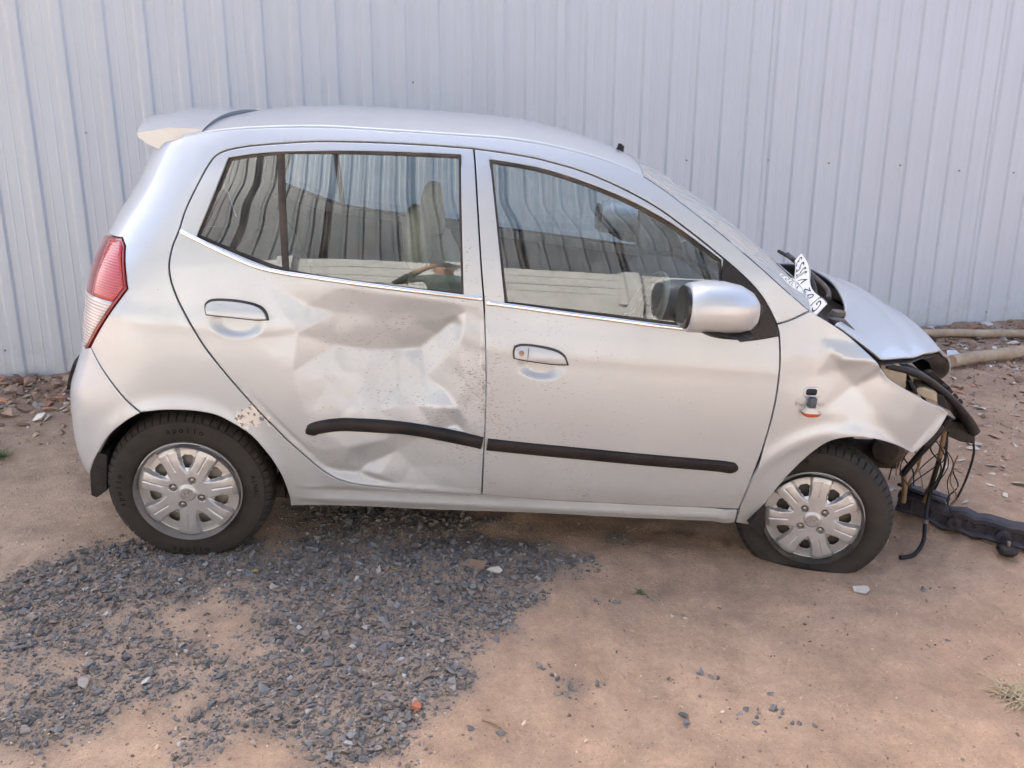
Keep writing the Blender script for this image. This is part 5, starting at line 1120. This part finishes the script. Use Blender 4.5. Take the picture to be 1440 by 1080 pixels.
# ---- floor and cabin
box('underbody', (1.15, 0, .245), (1.75, 1.34, .06), M['dark'], car, bev=.02)
box('underbody', (.10, 0, .44), (.75, .92, .12), M['dark'], car, bev=.03)
box('bulkhead', (2.05, 0, .66), (.05, 1.34, .74), M['dark'], car, bev=.01)
box('boot_floor', (-.12, 0, .58), (.55, 1.1, .10), M['trim'], car, bev=.02)
def seat(x, y, wid, back_h, rear=False):
    s_ = rloft('seat', [((x-.02, y, .40), (.23, 0, .0), (0, wid*.9, 0)), ((x, y, .48), (.26, 0, .02), (0, wid, 0)), ((x+.01, y, .56), (.25, 0, .03), (0, wid, 0)), ((x+.01, y, .59), (.20, 0, .03), (0, wid*.85, 0))], M['seat'], car)
    rloft('seat_back', [((x-.20+(.0), y, .52), (.08, 0, .0), (0, wid*.95, 0)), ((x-.26, y, .75), (.085, 0, .02), (0, wid, 0)), ((x-.33, y, .98), (.07, 0, .02), (0, wid*.93, 0)), ((x-.36, y, 1.06), (.055, 0, .02), (0, wid*.8, 0)), ((x-.37, y, 1.08), (.03, 0, .01), (0, wid*.6, 0))], M['seat'], s_)
    if not rear:
        rloft('headrest', [((x-.375, y, 1.07), (.03, 0, .0), (0, .07, 0)), ((x-.38, y, 1.12), (.05, 0, .01), (0, .12, 0)), ((x-.395, y, 1.24), (.05, 0, .01), (0, .12, 0)), ((x-.40, y, 1.29), (.035, 0, .01), (0, .09, 0)), ((x-.40, y, 1.305), (.015, 0, .0), (0, .05, 0))], M['seat'], s_)
    return s_
seat(1.16, -.36, .24, .6); seat(1.20, .36, .24, .6); seat(.46, 0, .58, .55, True)
rloft('dashboard', [((1.98, -.66, .84), (.20, 0, 0), (0, 0, .15)), ((1.96, -.36, .88), (.24, 0, 0), (0, 0, .17)), ((1.96, 0, .86), (.24, 0, 0), (0, 0, .16)), ((1.96, .40, .86), (.24, 0, 0), (0, 0, .16)), ((1.98, .66, .84), (.20, 0, 0), (0, 0, .15))], M['trim'], car)
rloft('instrument_hood', [((1.82, -.52, .99), (.05, 0, .02), (0, 0, .03)), ((1.84, -.36, 1.02), (.10, 0, .02), (0, 0, .04)), ((1.82, -.20, .99), (.05, 0, .02), (0, 0, .03))], M['trim'], car)
q = np.linspace(0, 2*math.pi, 41); sc_ = np.array([1.67, -.36, .93]); e1 = np.array([0, 1, 0]); e2 = np.array([.36, 0, .93])
tube('steering_wheel', [sc_+.185*(math.cos(a)*e1+math.sin(a)*e2) for a in q], .016, M['trimlight'], car, n=10, sub=2)
st = [o for o in car.children if o.name.startswith('steering')][0]
rloft('steering_hub', [(sc_+np.array([.0, 0, 0]), (0, .07, 0), tuple(.06*e2)), (sc_+np.array([.10, 0, -.04]), (0, .05, 0), tuple(.05*e2))], M['trim'], st)
for a in (200, 340, 270): tube('spoke', [sc_, sc_+.18*(math.cos(R(a))*e1+math.sin(R(a))*e2)], .013, M['trim'], st, sm=False)
box('rear_view_mirror', (1.66, 0, 1.40), (.03, .22, .06), M['trim'], car, rot=(0, R(-15), R(10)), bev=.012)
gl_ = Pr.copy(); gl_[:, :, 2] -= .035; gridsurf('headlining', gl_[3:-3, 1:-1], M['trimlight'], car)
for sg in (-1, 1):
    bpl = np.array([(1.0, 1.0), (1.03, 1.2), (1.0, 1.35), (.97, 1.52)])
    V = []
    for u_, z_ in bpl:
        for du in (-.05, .05):
            p_ = body(np.array(u_+du), np.array(z_)); V.append((p_[0], -sg*(p_[1]+.045) if sg > 0 else p_[1]+.045, p_[2]))
    mk('pillar_trim', V, [(0, 1, 3, 2), (2, 3, 5, 4), (4, 5, 7, 6)], M['trim'], car)

# ================================================================ loose things
# crumpled number plate lying against the windscreen foot
pc = smooth_line(D['platec'], 6); n = len(pc); wv = np.array([.030, .030, .030])
def plate_pt(a, b, lift=0.0):
    """a 0..1 along the plate, b -1..1 across"""
    i = a*(n-1); k = np.clip(i.astype(int), 0, n-2); t = (i-k)[:, None]; c = pc[k]*(1-t)+pc[k+1]*t
    wdir = np.stack([.030+.006*np.sin(a*11), .020+.014*np.sin(a*9), .014+.012*np.cos(a*8)], 1)
    tg_ = pc[np.minimum(k+1, n-1)]-pc[k]; nn2 = np.cross(tg_, wdir); nn2 /= np.maximum(np.linalg.norm(nn2, axis=1, keepdims=True), 1e-9)
    nn2 *= np.sign(-nn2[:, 1:2]); return c+wdir*b[:, None]+nn2*(lift+.006*np.sin(a*14)[:, None]*(1-b[:, None]**2))
A, B = np.meshgrid(np.linspace(0, 1, 40), np.linspace(-1, 1, 9), indexing='ij')
plate_root = empty('number_plate', tuple((CARM @ Vector(pc[0]))[:])); tag(plate_root, 'bent white number plate wedged at the foot of the windscreen', 'number plate')
def to_world(V): return np.array([(CARM @ Vector(tuple(v)))[:] for v in V])-np.array(plate_root.location)
V = to_world(plate_pt(A.ravel(), B.ravel()))
Fc = [(i*9+j, i*9+j+1, (i+1)*9+j+1, (i+1)*9+j) for i in range(39) for j in range(8)]
o = mk('plate', V, Fc, M['plate'], plate_root); md = o.modifiers.new('thickness', 'SOLIDIFY'); md.thickness = .0016; md.offset = 0
_w = 'GJ 02 V 3553'; _adv = {' ': .34, 'J': .5, 'V': .66, 'G': .74}
_pos = []; _x = 0.0
for ch in _w: _a = _adv.get(ch, .62); _pos.append(_x+_a/2); _x += _a
for ch, cx in zip(_w, _pos):
    if ch == ' ': continue
    tv, tf = text_mesh(ch, 1.0); tv, tf = subdiv_faces(tv, tf, 2)
    a = .5+(tv[:, 0]+cx-_x/2)/_x*.90; b = -tv[:, 1]/.72*1.35
    mk('plate_character', to_world(plate_pt(np.clip(a, 0, 1), np.clip(b, -.9, .9), .0022)), tf, M['ink'], plate_root, smooth=False)
# border line
for b0 in (-.93, .93):
    a = np.linspace(.02, .98, 40); V = np.concatenate([plate_pt(a, np.full(40, b0-.03), .002), plate_pt(a, np.full(40, b0+.03), .002)]); V = to_world(V)
    mk('plate_border', V, [(i, i+1, 41+i, 40+i) for i in range(39)], M['ink'], plate_root)

# bumper beam on the ground
bpts = np.array(D['beam'], float); bm_root = empty('bumper_beam', tuple(bpts[0])); tag(bm_root, 'dark blue steel bumper beam torn off and lying in front of the car', 'bumper beam')
L = smooth_line(bpts, 6)-bpts[0]; gz_ = ground_z(L[:, 0]+bpts[0, 0], L[:, 1]+bpts[0, 1])-bpts[0, 2]
n = len(L); t = np.gradient(L, axis=0); t[:, 2] = 0; t /= np.linalg.norm(t, axis=1, keepdims=True); sd = np.stack([t[:, 1], -t[:, 0], 0*t[:, 0]], 1)   # towards the viewer
prof = [(-.03, .0), (.030, .0), (.036, .008), (.030, .018), (.022, .022), (.022, .052), (.032, .058), (.034, .074), (.022, .082), (-.03, .082)]
V = []
for i in range(n):
    wob = 0
    for a, h in prof: V.append((L[i, 0]+sd[i, 0]*a, L[i, 1]+sd[i, 1]*a, gz_[i]+.012+h*1.15+wob))
k = len(prof); Fc = [(i*k+j, i*k+(j+1) % k, (i+1)*k+(j+1) % k, (i+1)*k+j) for i in range(n-1) for j in range(k)]+[tuple(range(k)), tuple(range((n-1)*k, n*k))]
o = mk('beam', V, Fc, M['bluebeam'], bm_root); fix_normals(o); o.data.set_sharp_from_angle(angle=R(35))
def at_beam(i, a, h): return np.array((L[i, 0]+sd[i, 0]*a, L[i, 1]+sd[i, 1]*a, gz_[i]+.012+h))
for i in (10, 18):
    p0, p1 = at_beam(i, .015, .040), at_beam(i, .045, .040); tube('boss', [p0, p1], [.034, .027], M['bluebeam'], bm_root, n=16, sm=False); tube('boss_hole', [p1-(p1-p0)*.05, p1+(p1-p0)*.03], .012, M['ink'], bm_root, n=12, sm=False)
for i in range(3, n-1, 3):
    p_ = at_beam(i, .028, .05); box('beam_rib', tuple(p_), (.006, .016, .05), M['bluebeam'], bm_root, rot=(0, 0, math.atan2(t[i, 1], t[i, 0])), bev=.001)
for i in (13, 16, 22, 26):
    if i < n: p0, p1 = at_beam(i, .020, .052), at_beam(i, .0235, .052); tube('beam_hole', [p0, p1], .010, M['ink'], bm_root, n=12, sm=False)
ang = math.atan2(t[4, 1], t[4, 0])
pl0 = at_beam(4, .0, .108); box('mounting_plate', tuple(pl0), (.20, .11, .014), M['bluebeam'], bm_root, rot=(R(-14), R(4), ang), bev=.004)
box('mounting_plate', tuple(at_beam(6, -.01, .122)), (.10, .06, .010), M['bluebeam'], bm_root, rot=(R(-8), R(10), ang+.2), bev=.003)
p = at_beam(19, .10, .0); 
hp = empty('horn', (0, 0, 0)); hp.location = tuple(p+bpts[0]); tag(hp, 'black round horn lying by the fallen bumper beam', 'horn')
rloft('horn_body', [((0, 0, 0), (.030, 0, 0), (0, .030, 0)), ((0, 0, .014), (.040, 0, 0), (0, .040, 0)), ((0, 0, .022), (.041, 0, 0), (0, .041, 0)), ((0, 0, .030), (.036, 0, 0), (0, .036, 0)), ((0, 0, .036), (.018, 0, 0), (0, .018, 0))], M['plastic'], hp, ex=2.0)
tube('horn_stud', [(0, 0, .03), (0, 0, .055)], .008, M['bolt'], hp, sm=False)

# two wooden poles by the wall
for (a, b), r_, lab in zip(D['poles'], (.033, .044), ('thin weathered wooden pole lying along the foot of the metal wall', 'thick weathered wooden pole lying nearer the bonnet, sawn end in view')):
    a, b = np.array(a), np.array(b); d = b-a; b = a+d*2.3; m_ = (a+b)/2
    def gz1(p): return float(ground_z(np.array([p[0]]), np.array([p[1]]))[0])
    pts = []
    for t_ in np.linspace(0, 1, 9):
        p = a+(b-a)*t_; pts.append((p[0], p[1], 0))
    za, zb = gz1(pts[0])+r_*.95, gz1(pts[-1])+r_*.95
    zz = [max(za+(zb-za)*i/8, 0) for i in range(9)]; lift = max(0, max(gz1(p)+r_*.8-z for p, z in zip(pts, zz)))
    pts = [(p[0], p[1]+.008*math.sin(i*1.1), z+lift*.6+.004*math.sin(i*2.0)) for i, (p, z) in enumerate(zip(pts, zz))]
    o = tube('wooden_pole', pts, [r_, r_*.93, r_*1.02, r_*.95, r_*.9, r_*.93, r_*.88], M['wood'], n=16); tag(o, lab, 'pole', 'wooden poles')

# scraps on the ground
def gpt(k): x, y, z = D['scrap'][k]; return np.array([x, y, float(ground_z(np.array([x]), np.array([y]))[0])])
def flake(name, k, pts, mat, label, cat, thick=.003, tilt=(0, 0), rot=0, lift=.004):
    c = gpt(k); P = np.array([(p[0], p[1], .004*math.sin(i*2.1)) for i, p in enumerate(pts)])
    o = prism(name, P, (0, 0, thick), mat, None, bev=0); o.location = (c[0], c[1], c[2]+lift); o.rotation_euler = (R(tilt[0]), R(tilt[1]), R(rot)); tag(o, label, cat); return o
M['card'] = plain('brown_cardboard', (.25, .165, .11), 0.9); M['shell'] = plain('pale_chip', (.50, .45, .38), 0.6); M['papermat'] = plain('white_paper', (.70, .70, .69), 0.8)
M['brickm'] = plain('red_brick', (.42, .15, .08), 0.9); M['leafg'] = plain('yellow_leaf', (.50, .38, .06), 0.7); M['stick'] = plain('dry_twig', (.28, .20, .13), 0.9); M['weed'] = plain('green_weed', (.07, .12, .035), 0.7); M['straw'] = plain('dry_straw', (.36, .29, .18), 0.9)
flake('cardboard_scrap', 'card', [(-.055, -.02), (-.02, -.035), (.05, -.02), (.06, .012), (0, .03), (-.05, .015)], M['card'], 'flat brown cardboard scrap lying in the gravel below the doors', 'scrap', rot=10, tilt=(8, 0))
flake('pale_chip', 'shell', [(-.03, -.006), (-.01, -.018), (.02, -.014), (.032, 0), (.015, .014), (-.015, .012)], M['shell'], 'pale oval chip beside the cardboard scrap', 'chip', tilt=(14, 6), thick=.006)
flake('plastic_shard', 'glassbit', [(-.035, -.01), (0, -.03), (.03, 0), (.025, .02), (-.03, .018)], M['shell'], 'flat clear-grey plastic shard on the sand before the front wheel', 'shard', tilt=(6, -5), thick=.002)
flake('paper_scrap', 'paper', [(-.06, -.05), (.05, -.05), (.07, .02), (.02, .05), (-.05, .03)], M['papermat'], 'crumpled white paper scrap behind the thick wooden pole', 'paper', tilt=(35, 10), lift=.04)
flake('brick_chip', 'brick', [(-.014, -.01), (.01, -.012), (.015, .004), (0, .014), (-.012, .008)], M['brickm'], 'small red brick chip in the dark gravel', 'brick chip', thick=.014, tilt=(12, 18))
flake('yellow_leaf', 'leafy', [(-.018, -.004), (0, -.008), (.018, 0), (0, .008)], M['leafg'], 'small yellow leaf on the gravel beside the rear tyre', 'leaf', tilt=(10, 10), thick=.001)
flake('yellow_peel', 'leafy2', [(-.02, .004), (0, -.004), (.022, -.006), (.002, .004)], M['leafg'], 'thin yellow strip on the gravel below the rear door', 'strip', tilt=(6, -8), thick=.002)
for k, rot_, ln, lab in (('stick1', 100, .10, 'short bent dry twig standing out on the sand beside a gravel cluster'), ('stick2', -35, .09, 'thin straight dry twig at the lower edge of the gravel')):
    c = gpt(k); a = R(rot_); dx, dy = math.cos(a)*ln/2, math.sin(a)*ln/2
    o = tube('twig', [(-dx, -dy, .004), (dx*.1-dy*.1, dy*.1+dx*.1, .010), (dx, dy, .005)], [.0028, .0032, .002], M['stick']); o.location = tuple(c); tag(o, lab, 'twig', 'dry twigs')
def tuft(name, k, n, hgt, spread, mat, label, cat, droop=.4):
    c = gpt(k); r = np.random.default_rng(len(label)); V = []; F_ = []; b = 0
    for i in range(n):
        a = r.uniform(0, 6.28); L_ = hgt*r.uniform(.5, 1.1); out_ = spread*r.uniform(.3, 1.1); x0, y0 = r.normal(size=2)*spread*.25; wd = r.uniform(.0015, .003); px_, py_ = -math.sin(a)*wd, math.cos(a)*wd
        for t_ in (0, .4, .75, 1):
            x = x0+math.cos(a)*out_*t_; y = y0+math.sin(a)*out_*t_; z = L_*(t_-droop*t_*t_); w_ = 1-t_*.85
            V += [(x+px_*w_, y+py_*w_, z), (x-px_*w_, y-py_*w_, z)]
        F_ += [(b+2*j, b+2*j+1, b+2*j+3, b+2*j+2) for j in range(3)]; b += 8
    o = mk(name, V, F_, mat); o.location = tuple(c); tag(o, label, cat); return o
tuft('weed', 'weed', 26, .022, .03, M['weed'], 'tiny green weed growing in the sand below the front door', 'weed')
tuft('weed', 'weed2', 60, .06, .06, M['weed'], 'small green weed by the rubble at the far left', 'weed')
tuft('dry_grass', 'drygrass', 150, .05, .11, M['straw'], 'flattened dry grass tuft at the lower right edge', 'dry grass', .7)

# ================================================================ the photographer (mirrored in the rear window)
def person():
    V = []; E = []; Rr = []
    def chain(pts, start=None):
        prev = start
        for (x, y, z, r) in pts:
            V.append((x, y, z)); Rr.append(r); i = len(V)-1
            if prev is not None: E.append((prev, i))
            prev = i
        return prev
    pel = chain([(0, -.46, .96, .150)])
    ch = chain([(0, -.47, 1.14, .135), (0, -.46, 1.34, .150), (0, -.455, 1.44, .115)], pel)
    chain([(0, -.445, 1.53, .058), (0, -.43, 1.60, .085), (0, -.42, 1.68, .098), (0, -.425, 1.76, .078)], ch)
    for sg in (-1, 1):
        hip = chain([(sg*.10, -.46, .88, .098), (sg*.11, -.445, .66, .078), (sg*.115, -.43, .49, .060), (sg*.12, -.46, .28, .052), (sg*.12, -.475, .10, .040), (sg*.125, -.42, .045, .042), (sg*.13, -.32, .035, .034)], pel)
        wr = chain([(sg*.17, -.46, 1.44, .075), (sg*.27, -.40, 1.36, .058), (sg*.355, -.31, 1.28, .050), (sg*.28, -.18, 1.42, .044), (sg*.17, -.075, 1.565, .032)], ch)
        pm = chain([(sg*.125, -.05, 1.615, .030)], wr)
        for k, (dz, ln) in enumerate(((.050, .9), (.028, 1.0), (.006, .95), (-.016, .8))):
            chain([(sg*.108, -.035, 1.635+dz*.6, .011), (sg*(.108-.028*ln), -.018, 1.642+dz, .0095), (sg*(.108-.050*ln), -.014, 1.640+dz, .008)], pm)
        chain([(sg*.115, -.058, 1.650, .012), (sg*.095, -.048, 1.672, .010), (sg*.075, -.036, 1.678, .008)], pm)
    me = bpy.data.meshes.new('sk'); me.from_pydata(V, E, []); o = bpy.data.objects.new('sk', me); COL.objects.link(o)
    sk = o.modifiers.new('s', 'SKIN'); sk.use_smooth_shade = True
    for i, d in enumerate(me.skin_vertices[0].data): d.radius = (Rr[i], Rr[i]); d.use_root = (i == 0)
    sb = o.modifiers.new('b', 'SUBSURF'); sb.levels = 1; sb.render_levels = 1
    dg = bpy.context.evaluated_depsgraph_get(); ev = o.evaluated_get(dg); m2 = bpy.data.meshes.new_from_object(ev)
    bpy.data.objects.remove(o); bpy.data.meshes.remove(me)
    m2.name = 'body'
    for q in ('skin', 'shirt', 'trouser'): m2.materials.append(M[q])
    for p in m2.polygons:
        c = p.center; p.use_smooth = True
        hand = c.y > -.10 and c.z > 1.50; head = c.z > 1.535 and abs(c.x) < .12 and c.y < -.3
        p.material_index = 0 if (hand or head) else (2 if c.z < .97 else 1)
    r = empty('person', (0, -.45, 0)); tag(r, 'person in a dark green shirt holding up a phone, mirrored in the rear window', 'person')
    b = bpy.data.objects.new('body', m2); COL.objects.link(b); b.parent = r; b.location = (0, .45, 0)
    hr = rloft('hair', [((0, .02, 1.70), (.098, 0, 0), (0, .108, 0)), ((0, .012, 1.76), (.094, 0, 0), (0, .102, 0)), ((0, .012, 1.80), (.074, 0, 0), (0, .082, 0)), ((0, .014, 1.826), (.035, 0, 0), (0, .04, 0))], M['hair'], r, ex=2.0)
    hr.location = (0, -.012, 0)
    for sg in (-1, 1): rloft('ear', [((sg*.092, .03, 1.645), (.010, 0, 0), (0, .018, 0)), ((sg*.10, .028, 1.675), (.012, 0, 0), (0, .024, 0)), ((sg*.10, .026, 1.70), (.008, 0, 0), (0, .016, 0))], M['skin'], r, ex=2.0)
    rloft('nose', [((0, .125, 1.645), (.016, 0, 0), (0, .018, 0)), ((0, .120, 1.665), (.012, 0, 0), (0, .014, 0)), ((0, .110, 1.695), (.008, 0, 0), (0, .008, 0))], M['skin'], r, ex=2.0)
    return r
person()
ph = box('phone', (0, -.016, 1.655), (.165, .008, .078), M['phone'], None, bev=.003); tag(ph, 'black phone held sideways by the photographer', 'phone')
